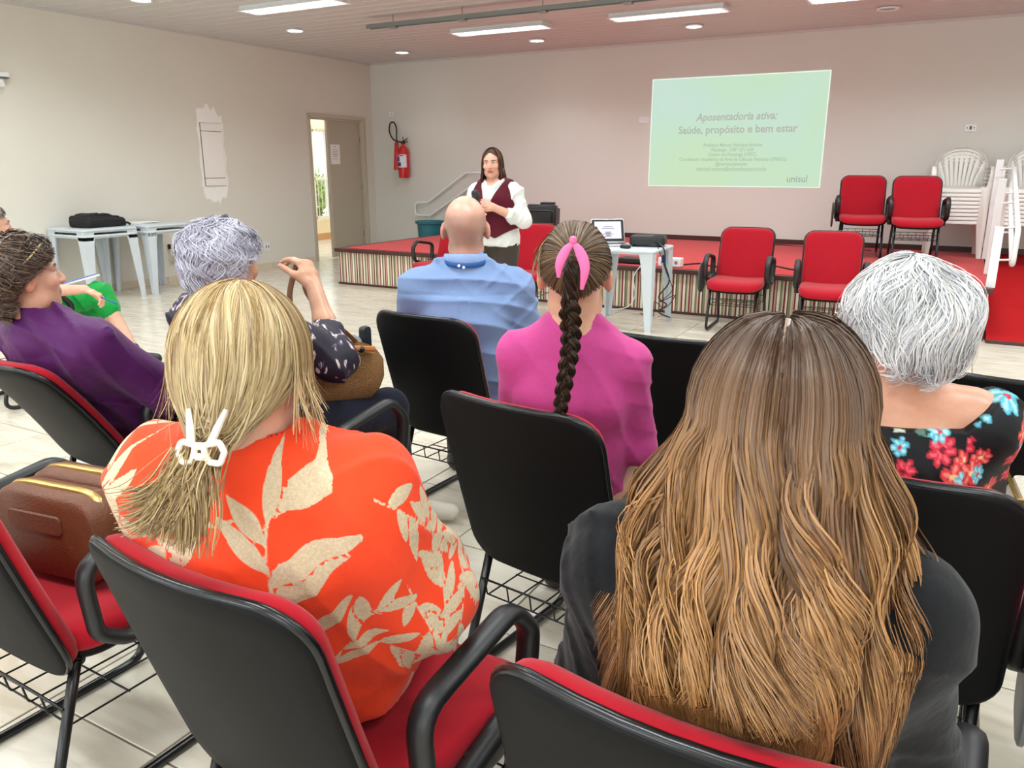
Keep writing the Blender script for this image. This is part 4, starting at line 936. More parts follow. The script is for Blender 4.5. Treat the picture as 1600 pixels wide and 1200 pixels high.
def body_mesh(t, s, skin, h=.013, tint=None, fine=None, legs=True, headh=.0065, **hk):
    """whole figure as one surface; head, neck and hands are refined islands grown into it"""
    S = SDF(); torso_ops(S, s)
    for q in 'LR':
        arm_ops(S, s, q)
        if legs: leg_ops(S, s, q); foot_ops(S, s, q)
    S.cone(s['nb'] + np.array((0, .0, -.06)), s['hc'] + s['M'] @ np.array((0, -.018, -.05)), .062, .052, .04)
    V1, F1 = S.mesh(h)
    S = SDF(); head_ops(S, s['hc'], s['M'], s['sc'], **{k_: v for k_, v in hk.items() if k_ in ('nose', 'ears')}); S.cone(s['nb'] + np.array((0, 0, -.03)), s['hc'] + s['M'] @ np.array((0, -.02, -.05)), .058, .053 * s['sc'], .03); V2, F2 = S.mesh(headh)
    Vs, Fs = [V1, V2], [F1, F2 + len(V1)]
    n = len(V1) + len(V2)
    for f in (fine or []): V3, F3 = f.mesh(.003); Vs.append(V3); Fs.append(F3 + n); n += len(V3)
    V = np.concatenate(Vs); F = np.concatenate(Fs)
    C = head_tint(V, s['hc'], s['M'], s['sc'], skin, **{k_: v for k_, v in hk.items() if k_ in ('lips', 'brow', 'stubble', 'iris', 'cheeks')})
    return mesh_from('body', V, F, M_skin, t, cols={'tint': C})
M_skin = skin_material('skin', None)
def garment(t, name, S, h, m, cols=None, attrs=None):
    V, F = S.mesh(h); return mesh_from(name, V, F, m, t, attrs=attrs(V) if attrs else None, cols={'tint': cols(V)} if cols else None)
def cloth(name, c, **k):
    d = dict(rough=.85, spec=.2, bump=.55, bscale=17, var=.05, vscale=10, sheen=.1); d.update(k); return mat(name, c, **d)
def neck_cut(s, r_, dz=0, tilt=0, x=0):
    c = s['nb'] + np.array((x, .02, .035 + dz))
    def f(D, X, Y, Z): return np.maximum(D, r_ - np.sqrt((X - c[0]) ** 2 + ((Y - c[1]) * .9) ** 2 + ((Z - c[2] - tilt * (Y - c[1])) * .8) ** 2))
    return f
def below(z): return lambda D, X, Y, Z: np.maximum(D, Z - z)
def above(z, ky=0): return lambda D, X, Y, Z: np.maximum(D, z + ky * Y - Z)

# scalp directions: phi 0 = back of head, theta 0 = crown
def sph(ph, th): return np.stack([np.sin(ph) * np.sin(th), -np.cos(ph) * np.sin(th), np.cos(th)], -1)
def theta_max(ph, back=118, side=100, front=48):
    a = np.abs(ph) / math.pi; return np.radians(np.where(a < .5, back + (side - back) * (a / .5) ** 1.5, side + (front - side) * (np.maximum(a - .5, 0) / .5) ** .8))
def hair_cap(s, rad, cen, col, back=118, side=100, front=48, h=.007):
    S = SDF(); M, hc, sc = s['M'], s['hc'], s['sc']; S.ell(hc + M @ (np.array(cen) * sc), np.array(rad) * sc, .01, M)
    c0 = hc + M @ (np.array(cen) * sc)
    def cut(D, X, Y, Z):
        q = [M[0][i] * (X - c0[0]) + M[1][i] * (Y - c0[1]) + M[2][i] * (Z - c0[2]) for i in range(3)]
        q = [q[i] / rad[i] for i in range(3)]; th = np.arccos(np.clip(q[2] / np.sqrt(q[0] ** 2 + q[1] ** 2 + q[2] ** 2 + 1e-9), -1, 1)); ph = np.arctan2(q[0], -q[1]); return np.maximum(D, (th - theta_max(ph, back, side, front)) * .09)
    S.fn(cut); return cap_group(S, h, col)
def short_hair(s, n, cols, weights, seed, rad=(.1, .115, .112), cen=(0, -.02, .02), length=(55, 80), curl=.02, freq=2.5, thick=.0017, limits=(122, 100, 45), lift=.10, npts=14, jitter=.04, swirl=.25, drop=0):
    r_ = np.random.default_rng(seed); nz = snoise(r_, 6, 3.2); nz2 = snoise(r_, 6, 2.6)
    ph = r_.uniform(-math.pi, math.pi, n); tm = theta_max(ph, *limits); u0 = np.sqrt(r_.uniform(0, 1, n)); L = np.radians(r_.uniform(*length, n))
    th0 = np.maximum(.02, u0 * (tm + .15) - L * .75); t = np.linspace(0, 1, npts)[None, :]
    th = th0[:, None] + L[:, None] * t; th = np.minimum(th, (tm + r_.uniform(-.1, .22, n))[:, None])
    P0 = ph[:, None] + swirl * nz(ph * 1.1, th0 * 1.6)[:, None] * t + curl * 12 * np.sin(freq * 6.28 * t * L[:, None] + (2.2 * nz2(ph * 1.5, th0 * 2.))[:, None]) * (.3 + t) / np.maximum(np.sin(th), .35)
    P = sph(P0, th) * np.array(rad); k = 1 + lift * np.sin(math.pi * np.clip(t, 0, 1)) * (.3 + .7 * r_.uniform(0, 1, n))[:, None] + jitter * r_.normal(size=n)[:, None] + .05 * nz2(P0 * 1.3, th * 2.5) + curl * 2 * np.cos(freq * 6.28 * t * L[:, None] + (2.2 * nz2(ph * 1.5, th0 * 2.))[:, None]) * t
    P = P * k[..., None] + np.array(cen)
    P[..., 2] -= drop * np.maximum(0, th - 1.6)
    P = (P * s['sc']) @ s['M'].T + s['hc']
    c = palette(r_, n, cols, weights); C = np.repeat(c[:, None, :], npts, 1) * (.86 + .14 * np.sin(3 * P0 + 5 * th))[..., None]
    rd = thick * (1.15 - .75 * t ** 2) * r_.uniform(.7, 1.3, n)[:, None]; return strands(P, rd, C, s['hc'])

def leaf_field(V, leaves, stems):
    """signed print coordinate (positive inside a leaf) for points u, v"""
    u, v = V; A = np.full(len(u), -1.0)
    for cx, cy, a, L, w in leaves:
        c, s = math.cos(a), math.sin(a); p = (u - cx) * c + (v - cy) * s; q = -(u - cx) * s + (v - cy) * c; t = np.clip(p / L, 0, 1); hw = w * np.sin(math.pi * t ** .85) ** .9
        d = np.where((p > 0) & (p < L), (hw - np.abs(q)) / .01, -1); A = np.where(d > -.32, d, A)
    for x0, y0, x1, y1, w in stems:
        dx, dy = x1 - x0, y1 - y0; t = np.clip(((u - x0) * dx + (v - y0) * dy) / (dx * dx + dy * dy), 0, 1); A = np.maximum(A, (w - np.hypot(u - x0 - dx * t, v - y0 - dy * t)) / .01)
    return np.clip(A, -1, 1)
def attr_mix_material(name, ca, cb, bump=.5, rough=.85):
    m = mat(name, ca, rough=rough, spec=.2, bump=bump, bscale=17, sheen=.1); nt = m.node_tree; N = nt.nodes; L = nt.links; b = N['Principled BSDF']
    at = N.new('ShaderNodeAttribute'); at.attribute_name = 'print'; mr = N.new('ShaderNodeMapRange'); mr.inputs[1].default_value = -.06; mr.inputs[2].default_value = .06; L.new(at.outputs['Fac'], mr.inputs[0])
    n = N.new('ShaderNodeTexNoise'); n.inputs['Scale'].default_value = 220; tc = N.new('ShaderNodeTexCoord'); L.new(tc.outputs['Object'], n.inputs['Vector'])
    r = add_ramp(nt, n.outputs[0], [(.35, tuple(c * .82 for c in cb[:3]) + (1,)), (.65, cb)])
    mx = N.new('ShaderNodeMix'); mx.data_type = 'RGBA'; L.new(mr.outputs[0], mx.inputs[0]); mx.inputs[6].default_value = ca; L.new(r.outputs[0], mx.inputs[7]); L.new(mx.outputs[2], b.inputs['Base Color']); return m
def tint_material(name, rough=.8, bump=.12):
    m = mat(name, (1, 1, 1, 1), rough=rough, spec=.25, bump=bump, bscale=350); N = m.node_tree.nodes; at = N.new('ShaderNodeAttribute'); at.attribute_name = 'tint'; m.node_tree.links.new(at.outputs['Color'], N['Principled BSDF'].inputs['Base Color']); return m

M_navy = cloth('navy_trousers', srgb(22, 24, 40)); M_hair = hair_material('hair_strands')
SK_A, SK_B, SK_C = srgb(214, 164, 138), srgb(206, 152, 124), srgb(224, 178, 154)

# --- woman in the orange leaf blouse (blonde, hair clip) ---------------------------------
def person_orange():
    t = thing('person', 'blonde woman in an orange blouse with beige leaves, hair in a white clip', 'person', (-.955, .975, 0), R(20))
    s = skel(hc=(.0, -.19, 1.132), M=headrot(6, -8, 0), nb=(-.0, -.19, 1.0), che=(0, -.17, .86), shL=(-.15, -.175, .945), shR=(.165, -.18, .945), elL=(-.205, -.06, .70), elR=(.25, -.11, .735), wrL=(-.12, .16, .62), wrR=(.10, .13, .69), g=1.07, arm=1.1)
    hand = SDF(); d = np.array((-.85, .5, -.15)); d /= np.linalg.norm(d); z = np.array((.2, .1, 1.)); z -= d * (z @ d); z /= np.linalg.norm(z); hand.cone(s['elR'] + (s['wrR'] - s['elR']) * .35, s['wrR'], .036, .026, .01); hand_ops(hand, s['wrR'], np.stack([np.cross(d, z), d, z], 1), -1, curl=(25, 30, 20))
    body_mesh(t, s, SK_C, fine=[hand], lips=srgb(170, 80, 80), brow=srgb(120, 96, 70))
    S = SDF(); torso_ops(S, s, .022); arm_ops(S, s, 'L', .024, upto=.72, flare=.03, k=.05); arm_ops(S, s, 'R', .024, upto=.74, flare=.035, k=.05)
    # loose kimono sleeve joins the side of the body
    S.ecap(s['shR'] + np.array((.0, .0, -.06)), s['elR'] + np.array((-.05, .03, -.07)), (.07, .065), (.075, .06), (0, 1, 0), .06); S.ecap(s['shL'] + np.array((.0, .0, -.06)), s['elL'] + np.array((.05, .03, -.06)), (.052, .055), (.06, .055), (0, 1, 0), .06)
    S.fn(folds(.0065, [((1, .2, .6), .11), ((.4, .3, 1), .14), ((-.7, 1, .5), .12)], 4)); S.fn(neck_cut(s, .080, .04)); S.fn(above(.50))
    r_ = np.random.default_rng(21); leaves = []; stems = []
    def branch(x, y, a, n, L, w, gap, side0=1, curve=0.0):
        w *= .66; L *= .95; gap *= 1.15
        px, py = x, y
        for k in range(n):
            qx, qy = px + gap * math.cos(a), py + gap * math.sin(a); stems.append((px, py, qx, qy, .0022)); s_ = side0 * (-1) ** k
            leaves.append((qx, qy, a + s_ * R(38), L * (1 - .35 * abs(k / n - .4)), w)); px, py = qx, qy; a += curve
            leaves.append((qx - .4 * gap * math.cos(a), qy - .4 * gap * math.sin(a), a - s_ * R(42), L * .9 * (1 - .35 * abs(k / n - .4)), w))
        leaves.append((px, py, a, L * .8, w * .9))
    branch(.02, .98, R(200), 3, .10, .019, .055, 1, .15); branch(.10, .72, R(105), 4, .12, .021, .055, 1, -.08); branch(.15, .97, R(-25), 3, .10, .019, .05, -1, -.1)
    branch(-.10, .74, R(100), 4, .11, .02, .055, -1, .08); branch(.22, .82, R(-60), 5, .085, .016, .045, 1, .06); branch(.16, .70, R(-15), 5, .10, .018, .05, -1, -.05); branch(-.20, .95, R(-95), 4, .09, .017, .055, 1, .05); branch(.30, .62, R(80), 5, .09, .017, .05, 1, .1)
    branch(.02, .60, R(40), 4, .10, .018, .05, 1, .1); branch(-.15, .55, R(80), 3, .1, .018, .05, 1, 0); branch(.42, .88, R(-120), 4, .09, .017, .05, 1, .1); branch(.46, .62, R(100), 4, .09, .017, .05, -1, .08); branch(.54, .85, R(-100), 5, .085, .016, .05, 1, .05); branch(-.36, .60, R(85), 5, .09, .017, .055, 1, .05)
    def at(V): return {'print': leaf_field((V[:, 0] + (V[:, 1] + .2) * np.clip((np.abs(V[:, 0]) - .08) / .12, 0, 1) * np.sign(V[:, 0]), V[:, 2] - .35 * (V[:, 1] + .2) * (np.abs(V[:, 0]) < .2)), leaves, stems)}
    garment(t, 'blouse', S, .0055, attr_mix_material('orange_leaf_print', srgb(240, 70, 34), srgb(212, 190, 158)), attrs=at)['label'] = 'orange blouse printed with beige leaves'
    S = SDF(); [leg_ops(S, s, q, .012) for q in 'LR']; garment(t, 'trousers', S, .011, cloth('beige_trousers', srgb(196, 176, 146)))
    for q in 'LR': S = SDF(); foot_ops(S, s, q, .008); garment(t, 'shoe', S, .008, M_black)
    # hair gathered low into a clip
    r_ = np.random.default_rng(5); n = 5600; npts = 20; ph = r_.uniform(-2.5, 2.5, n); tt = np.linspace(0, 1, npts)[None, :]; rad = np.array((.097, .116, .112)); cen = np.array((0, -.018, .02))
    clip = np.array((.004, -.138, -.080)); nz = snoise(r_, 6, 2.4); lay = r_.uniform(0, 1, n)
    th0 = r_.uniform(.02, .35, n); the = np.radians(r_.uniform(74, 100, n)) - .12 * np.abs(ph); a = np.clip(tt / .62, 0, 1); th = th0[:, None] + (the - th0)[:, None] * a
    phr = ph[:, None] * (1 - .10 * a) + .10 * nz(ph * 1.5, lay)[:, None] * a
    P = sph(phr, th) * rad * (.90 + .10 * lay + .025 * nz(ph * 2.4, lay * 2))[:, None, None] + cen
    E = P[:, -1]; b_ = np.clip((tt - .62) / .38, 0, 1)[..., None]; tgt = clip + r_.normal(size=(n, 3)) * np.array((.008, .006, .008)); mid = np.stack([E[:, 0] * .96, E[:, 1] * .9 - .022, E[:, 2] * .35 - .055], -1)
    Q = (1 - b_) ** 2 * E[:, None] + 2 * b_ * (1 - b_) * mid[:, None] + b_ ** 2 * tgt[:, None]; P = np.where(tt[..., None] > .62, Q, P)
    P += .0025 * np.sin(9 * tt + 8 * nz(ph * 3, lay * 2)[:, None])[..., None] * np.array((1, .5, 0)); toW = lambda P: (P @ s['M'].T) + s['hc']
    pal = [(198, 172, 124), (172, 142, 96), (146, 114, 74), (214, 192, 148), (124, 94, 62)]; w = [.28, .3, .18, .14, .1]
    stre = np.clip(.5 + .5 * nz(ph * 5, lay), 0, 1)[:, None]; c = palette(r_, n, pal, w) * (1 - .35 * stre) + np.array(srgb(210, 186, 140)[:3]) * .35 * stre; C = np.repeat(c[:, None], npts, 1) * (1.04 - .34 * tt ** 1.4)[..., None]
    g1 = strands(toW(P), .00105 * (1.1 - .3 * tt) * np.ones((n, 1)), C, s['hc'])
    n2 = 1300; e = r_.normal(size=(n2, 2)); t2 = np.linspace(0, 1, 16)[None, :]; L = r_.uniform(.07, .15, n2); fan = r_.uniform(-1, 1, n2); fan = np.round(fan * 4) / 4 + .09 * r_.normal(size=n2)
    X = clip[0] + (-.006 + .012 * e[:, :1]) + (-.026 + .034 * fan[:, None] + .006 * e[:, :1] * (1 - t2)) * t2 ** 1.2 - .03 * t2 ** 3 * (.8 - .5 * fan[:, None]) + .003 * np.sin(7 * t2 + 4 * fan[:, None]); Y = clip[1] - .012 + .010 * e[:, 1:] - .035 * np.sin(math.pi * t2 * .8) - .012 * t2 * e[:, 1:]; Z = clip[2] - L[:, None] * (t2 - .12 * t2 ** 3 * (1 - fan[:, None]))
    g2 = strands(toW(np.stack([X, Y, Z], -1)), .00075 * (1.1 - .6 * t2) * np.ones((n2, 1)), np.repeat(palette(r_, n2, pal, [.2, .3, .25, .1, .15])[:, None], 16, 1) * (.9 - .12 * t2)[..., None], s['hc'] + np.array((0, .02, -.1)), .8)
    n3 = 220; ph3 = r_.choice([-1, 1], n3, p=[.25, .75]) * r_.uniform(1.2, 2.2, n3); t3 = np.linspace(0, 1, 18)[None, :]; th3 = .25 + (1.55 - .25) * np.clip(t3 / .6, 0, 1) + 0 * ph3[:, None]
    P3 = sph(ph3[:, None] + 0 * t3, th3) * rad * (.99 + .04 * r_.uniform(0, 1, n3))[:, None, None] + cen; P3[..., 2] -= (r_.uniform(.05, .13, n3)[:, None] * np.clip((t3 - .55) / .45, 0, 1)); P3[..., 0] += .02 * np.sign(ph3)[:, None] * np.clip((t3 - .6) / .4, 0, 1) ** 2 * r_.uniform(-.5, 1.5, n3)[:, None]; P3[..., 1] -= .015 * np.clip((t3 - .6) / .4, 0, 1)
    g3 = strands(toW(P3), .0008 * (1.1 - .7 * t3) * np.ones((n3, 1)), np.repeat(palette(r_, n3, pal, w)[:, None], 18, 1), s['hc'])
    hair_object(t, [hair_cap(s, (.088, .106, .103), (0, -.018, .018), srgb(150, 118, 74)[:3], 122, 108, 50), g1, g2, g3], M_hair, label='straight blonde hair gathered at the nape')
    M_clip = mat('cream_acetate', srgb(236, 226, 212), rough=.25, coat=.5); o = clip + np.array((.004, -.040, -.004))
    pw = lambda x, y, z: tuple(toW(np.array([o + .68 * np.array((x, y, z))]))[0])
    b = MB(); 
    for sgn in (-1, 1): b.tube([pw(*p) for p in fillet([(sgn * .008, -.004, .014), (sgn * .036, -.001, .020), (sgn * .044, .002, .0), (sgn * .036, .0, -.022), (sgn * .016, -.004, -.018), (sgn * .010, -.006, 0)], .008, 4, True)], .0042, 8, True)
    b.tube([pw(-.012, -.005, .012), pw(.012, -.005, .012)], .005, 8); b.tube([pw(-.012, -.005, -.008), pw(.012, -.005, -.008)], .005, 8); hc_ = b.build('hair_clip', M_clip, t, True)
    b = MB()
    for sgn, sl in ((-1, -.004), (1, .012)): b.tube([pw(sgn * .018, .0, .015), pw(sgn * .018 + sl, .008, .045), pw(sgn * .02 + sl * 2, .016, .078)], [.0055, .005, .003], 8)
    b.build('clip_prong', M_clip, hc_, True)
    nk = s['nb'] + np.array((0, .012, .05)); MB().tube([tuple(nk + np.array((.058 * math.cos(a), .06 * math.sin(a), -.02 * math.sin(a)))) for a in np.linspace(0, 6.28, 30, endpoint=False)], .0016, 6, True).build('necklace', mat('gold', srgb(200, 160, 90), rough=.25, metal=.9), t, True)
    return t
person_orange()

# --- woman with long wavy brown hair, black blouse ---------------------------------------
def person_longhair():
    t = thing('person', 'woman with long wavy brown hair in a black puff-sleeved blouse, bottom right', 'person', (-.177, 1.03, 0), R(6))
    s = skel(hc=(.012, -.155, 1.142), M=headrot(3, -4, 0), nb=(0, -.17, 1.0), shL=(-.15, -.16, .945), shR=(.15, -.16, .945), elL=(-.215, -.06, .69), elR=(.20, -.05, .69), g=.97)
    body_mesh(t, s, SK_C, lips=srgb(170, 80, 80), brow=srgb(70, 50, 36))
    S = SDF(); torso_ops(S, s, .018)
    for q, sg in (('L', -1), ('R', 1)):
        arm_ops(S, s, q, .014, upto=.6, k=.04); S.ell(s['sh' + q] + np.array((sg * .022, 0, -.012)), (.056, .062, .06), .03)
    S.fn(folds(.0045, [((1, .1, .2), .04), ((.3, .8, .4), .07), ((.2, .1, 1), .12)], 8)); S.fn(neck_cut(s, .095, .02)); S.fn(above(.5))
    garment(t, 'blouse', S, .0065, cloth('black_blouse', srgb(17, 17, 20), rough=.9))
    S = SDF(); [leg_ops(S, s, q, .012) for q in 'LR']; garment(t, 'trousers', S, .012, cloth('grey_blue_trousers', srgb(60, 66, 78)))
    for q in 'LR': S = SDF(); foot_ops(S, s, q, .008); garment(t, 'shoe', S, .009, M_black)
    r_ = np.random.default_rng(11); n = 7500; npts = 28; tt = np.linspace(0, 1, npts)[None, :]; ph = r_.uniform(-2.05, 2.05, n); lay = r_.uniform(0, 1, n) ** .7; nz = snoise(r_, 6, 2.2); nz2 = snoise(r_, 6, 3.0)
    ncl = 40; ci = np.clip(((ph + 2.05) / 4.1 * ncl).astype(int) + r_.integers(-1, 2, n), 0, ncl - 1); cph = (np.arange(ncl) + .5) / ncl * 4.1 - 2.05 + r_.normal(size=ncl) * .03
    cl_len = r_.uniform(.30, .54, ncl); cl_phase = r_.uniform(0, 6.28, ncl); cl_f = r_.uniform(1.2, 2.0, ncl); cl_amp = r_.uniform(.010, .026, ncl); cl_out = r_.uniform(-.01, .03, ncl); cl_dx = r_.normal(size=ncl) * .03
    rad = np.array((.098, .116, .112)); cen = np.array((0, -.014, .02)); sd = np.sign(ph)
    th0 = r_.uniform(.03, .20, n); the = np.radians(92) + 0 * ph; a = np.clip(tt / .30, 0, 1); th = th0[:, None] + (the - th0)[:, None] * a
    phv = ph[:, None] * (1 - .0 * a); P = sph(phv, th) * rad * (.90 + .10 * lay + .03 * nz(ph * 2, lay))[:, None, None] * (.94 + .06 * np.clip(a * 4, 0, 1))[..., None] + cen
    P[..., 0] += (sd * .0008)[:, None]; 
    E = P[:, -1]; b_ = np.clip((tt - .30) / .70, 0, 1); L = (cl_len[ci] * r_.uniform(.62, 1.05, n))[:, None]
    gather = np.clip(b_ * 1.1, 0, 1) ** 1.1 * .96; phc = ph[:, None] * (1 - gather) + cph[ci][:, None] * gather; o = np.stack([np.sin(phc), -np.cos(phc), 0 * phc], -1); lat = np.stack([np.cos(phc), np.sin(phc), 0 * phc], -1)
    rr = np.array((.094, .114)); base = np.stack([np.sin(phc) * rr[0], -np.cos(phc) * rr[1], 0 * phc], -1) * (.86 + .14 * lay)[:, None, None]
    spread = (.058 * np.abs(np.sin(phc)) ** 1.2 + .02) * b_ ** .9
    wav = cl_amp[ci][:, None] * np.clip(b_ * 1.5, 0, 1) * np.sin(cl_f[ci][:, None] * 6.28 * b_ + cl_phase[ci][:, None] + .22 * r_.normal(size=n)[:, None])
    wav2 = cl_amp[ci][:, None] * .8 * np.clip(b_ * 1.5, 0, 1) * np.cos(cl_f[ci][:, None] * 6.28 * b_ + cl_phase[ci][:, None] + .22 * r_.normal(size=n)[:, None])
    Q = base + o * (spread + cl_out[ci][:, None] * b_ + wav2 + .004)[..., None] + lat * (wav + cl_dx[ci][:, None] * b_ + .0035 * r_.normal(size=n)[:, None] * b_ ** 1.2)[..., None] + cen; Q[..., 2] = E[:, None, 2] - L * b_
    jn = np.clip((tt - .22) / .16, 0, 1)[..., None]; jn = jn * jn * (3 - 2 * jn); P = P * (1 - jn) + Q * jn; P[..., 2] = np.where(tt > .30, Q[..., 2], P[..., 2])
    P = (P @ s['M'].T) + s['hc']
    # lie on the shoulders and back
    z = P[..., 2]; x = P[..., 0]; yb = -.285 + .55 * np.maximum(0, np.abs(x) - .10) ** 1.2 - .02 * np.clip((.95 - z) / .3, 0, 1) + .10 * np.clip((z - .93) / .09, 0, 1) + .012 * (1 - lay)[:, None]
    lim = .205 - .05 * np.clip((.92 - z) / .12, 0, 1); wz = np.clip((1.06 - z) / .14, 0, 1); P[..., 0] = x = x * (1 - wz) + wz * 1.2 * lim * np.tanh(x / (1.2 * lim))
    back = np.abs(ph)[:, None] < 1.9; P[..., 1] = np.where(back & (z < 1.03), np.minimum(P[..., 1], yb - .004), P[..., 1]); P[..., 1] = np.where(z < .9, np.maximum(P[..., 1], -.318 + .6 * np.maximum(0, np.abs(x) - .08) ** 1.5), P[..., 1])
    pal = [(98, 66, 44), (128, 88, 54), (72, 50, 36), (164, 120, 74), (148, 102, 62)]; c0 = palette(r_, n, pal, [.26, .28, .16, .13, .17]); hl = np.clip(.5 + .9 * nz2(cph[ci] * 4, cph[ci] * 0) + .25 * r_.normal(size=n), 0, 1)[:, None, None]
    along = np.clip((tt - .12) / .5, 0, 1)[..., None]; C = np.array(srgb(78, 56, 42)[:3]) * (1 - along) + c0[:, None] * along; C = C * (1 - .6 * hl * along) + np.array(srgb(188, 138, 84)[:3]) * .6 * hl * along
    g1 = strands(P, .00095 * (1.12 - 1.0 * tt ** 3) * r_.uniform(.7, 1.25, n)[:, None], C, s['hc'])
    # pale parting
    k = 9; tp = np.linspace(-1.0, -.25, 14)[None, :]; off = r_.normal(size=(k, 1)) * .0012; PP = np.stack([off + 0 * tp, np.sin(tp) * rad[1] * .965 + 0 * off, np.cos(tp) * rad[2] * .965 + 0 * off], -1) + cen
    PP = (PP @ s['M'].T) + s['hc']; g2 = strands(PP, .0008 * np.ones((k, 14)), np.ones((k, 14, 3)) * np.array(srgb(176, 156, 140)[:3]))
    hair_object(t, [hair_cap(s, (.087, .105, .102), (0, -.014, .018), srgb(64, 46, 36)[:3], 150, 125, 50), g1, g2], M_hair, label='long wavy brown hair with golden streaks')
    return t
person_longhair()

# --- white-haired woman, floral off-shoulder blouse --------------------------------------
def person_floral():
    t = thing('person', 'white short-haired woman in a black floral blouse with a red cord necklace', 'person', (-.118, 1.86, 0), R(14))
    s = skel(hc=(0, -.195, 1.118), M=headrot(14, -6, 0), nb=(0, -.185, 1.0), che=(0, -.175, .85), shL=(-.15, -.175, .945), shR=(.148, -.175, .945), elL=(-.205, -.05, .70), elR=(.20, -.06, .70), g=1.02, arm=1.0)
    body_mesh(t, s, srgb(214, 158, 130), lips=srgb(180, 80, 80), brow=srgb(180, 176, 172), iris=(.1, .08, .06))
    S = SDF(); torso_ops(S, s, .016)
    for q, sg in (('L', -1), ('R', 1)):
        arm_ops(S, s, q, .02, upto=.62, k=.04); S.ell(s['sh' + q] + np.array((sg * .024, -.005, -.012)), (.062, .075, .062), .03)
    S.fn(folds(.004, [((1, .1, .3), .06), ((.3, .8, .6), .09)], 12))
    def cut(D, X, Y, Z): return np.maximum(D, -(.955 + .28 * np.maximum(0, np.abs(X) - .13) - Z) if False else Z - (.945 + .9 * np.clip(np.abs(X) - .115, 0, .07)))
    S.fn(cut); S.fn(above(.5))
    r_ = np.random.default_rng(31); FL = []
    for i in range(70):
        FL.append((r_.uniform(-.30, .30), r_.uniform(.62, 1.05), r_.uniform(.016, .034), r_.integers(0, 4), r_.uniform(0, 6.28), r_.integers(5, 9)))
    def col(V):
        u = V[:, 0] + .5 * (V[:, 1] + .2) * np.sign(V[:, 0]) * (np.abs(V[:, 0]) > .12); v = V[:, 2] - .3 * (V[:, 1] + .2); C = np.ones((len(V), 4)); C[:, :3] = srgb(16, 18, 22)[:3]
        for x, y, rd, kd, a0, np_ in FL:
            dx, dy = u - x, v - y; rr = np.hypot(dx, dy); an = np.arctan2(dy, dx) + a0
            if kd == 3:      # sprig of leaves
                for kk in range(3):
                    a = a0 + kk * 2.1; p = dx * math.cos(a) + dy * math.sin(a); q = -dx * math.sin(a) + dy * math.cos(a); m = (p > 0) & (p < rd * 1.1) & (np.abs(q) < .007 * np.sin(np.clip(p / rd / 1.1, 0, 1) * math.pi)); C[m, :3] = srgb(*((196, 206, 190) if kk else (86, 120, 108)))[:3]
                continue
            edge = rd * (.62 + .38 * np.abs(np.cos(np_ * an / 2))); m = rr < edge; cc = [(196, 40, 62), (90, 176, 196), (204, 56, 60)][kd]; C[m, :3] = srgb(*cc)[:3]
            m2 = (rr < edge * .8) & (np.abs(np.cos(np_ * an / 2)) > .85); C[m2, :3] = srgb(*[(226, 96, 110), (168, 220, 230), (232, 130, 120)][kd])[:3]; C[rr < rd * .22, :3] = srgb(*[(120, 14, 36), (190, 40, 60), (240, 200, 150)][kd])[:3]
        return C
    garment(t, 'blouse', S, .0045, tint_material('floral_print', .6), cols=col)['label'] = 'black blouse printed with red and blue flowers'
    S = SDF(); [leg_ops(S, s, q, .012) for q in 'LR']; garment(t, 'trousers', S, .012, cloth('black_trousers', srgb(24, 24, 28)))
    for q in 'LR': S = SDF(); foot_ops(S, s, q, .008); garment(t, 'shoe', S, .009, M_black)
    pal = [(238, 238, 240), (216, 216, 220), (248, 248, 248), (186, 186, 192), (226, 222, 214)]
    g = short_hair(s, 7500, pal, [.3, .25, .2, .1, .15], 41, rad=(.104, .118, .112), length=(45, 75), curl=.007, freq=1.3, thick=.00075, limits=(134, 96, 45), lift=.09, swirl=.5, drop=.03, npts=12)
    hair_object(t, [hair_cap(s, (.094, .108, .104), (0, -.02, .02), srgb(186, 186, 190)[:3], 130, 96, 48), g], M_hair, label='short fluffy white hair')
    nk = s['nb'] + np.array((0, .004, .03)); cr = MB().tube([tuple(nk + np.array((.071 * math.cos(a), .068 * math.sin(a), -.012 * math.sin(a)))) for a in np.linspace(0, 6.28, 32, endpoint=False)], .0035, 6, True).build('necklace', mat('red_cord', srgb(176, 24, 40), rough=.5), t, True)
    b = MB(); 
    for k_ in range(3): c = nk + np.array((.012 + k_ * .011, -.0695, .013)); b.tube([tuple(c + np.array((.006 * math.cos(a), -.001, .0035 * math.sin(a)))) for a in np.linspace(0, 6.28, 10, endpoint=False)], .0012, 5, True)
    b.build('clasp', mat('silver', srgb(210, 208, 200), rough=.2, metal=.9), cr, True)
    T = lambda p: tuple(s['hc'] + s['M'] @ np.array(p)); b = MB()
    for sg in (-1, 1): b.tube([T((sg * .082, -.01, .008)), T((sg * .084, .05, .012)), T((sg * .07, .102, .01))], .0018, 6); b.tube([T((sg * .034 + .026 * math.cos(a), .108, .004 + .02 * math.sin(a))) for a in np.linspace(0, 6.28, 16, endpoint=False)], .0015, 6, True)
    b.build('eyeglasses', mat('silver_frame', srgb(190, 194, 200), rough=.25, metal=.8), t, True)
    return t
person_floral()

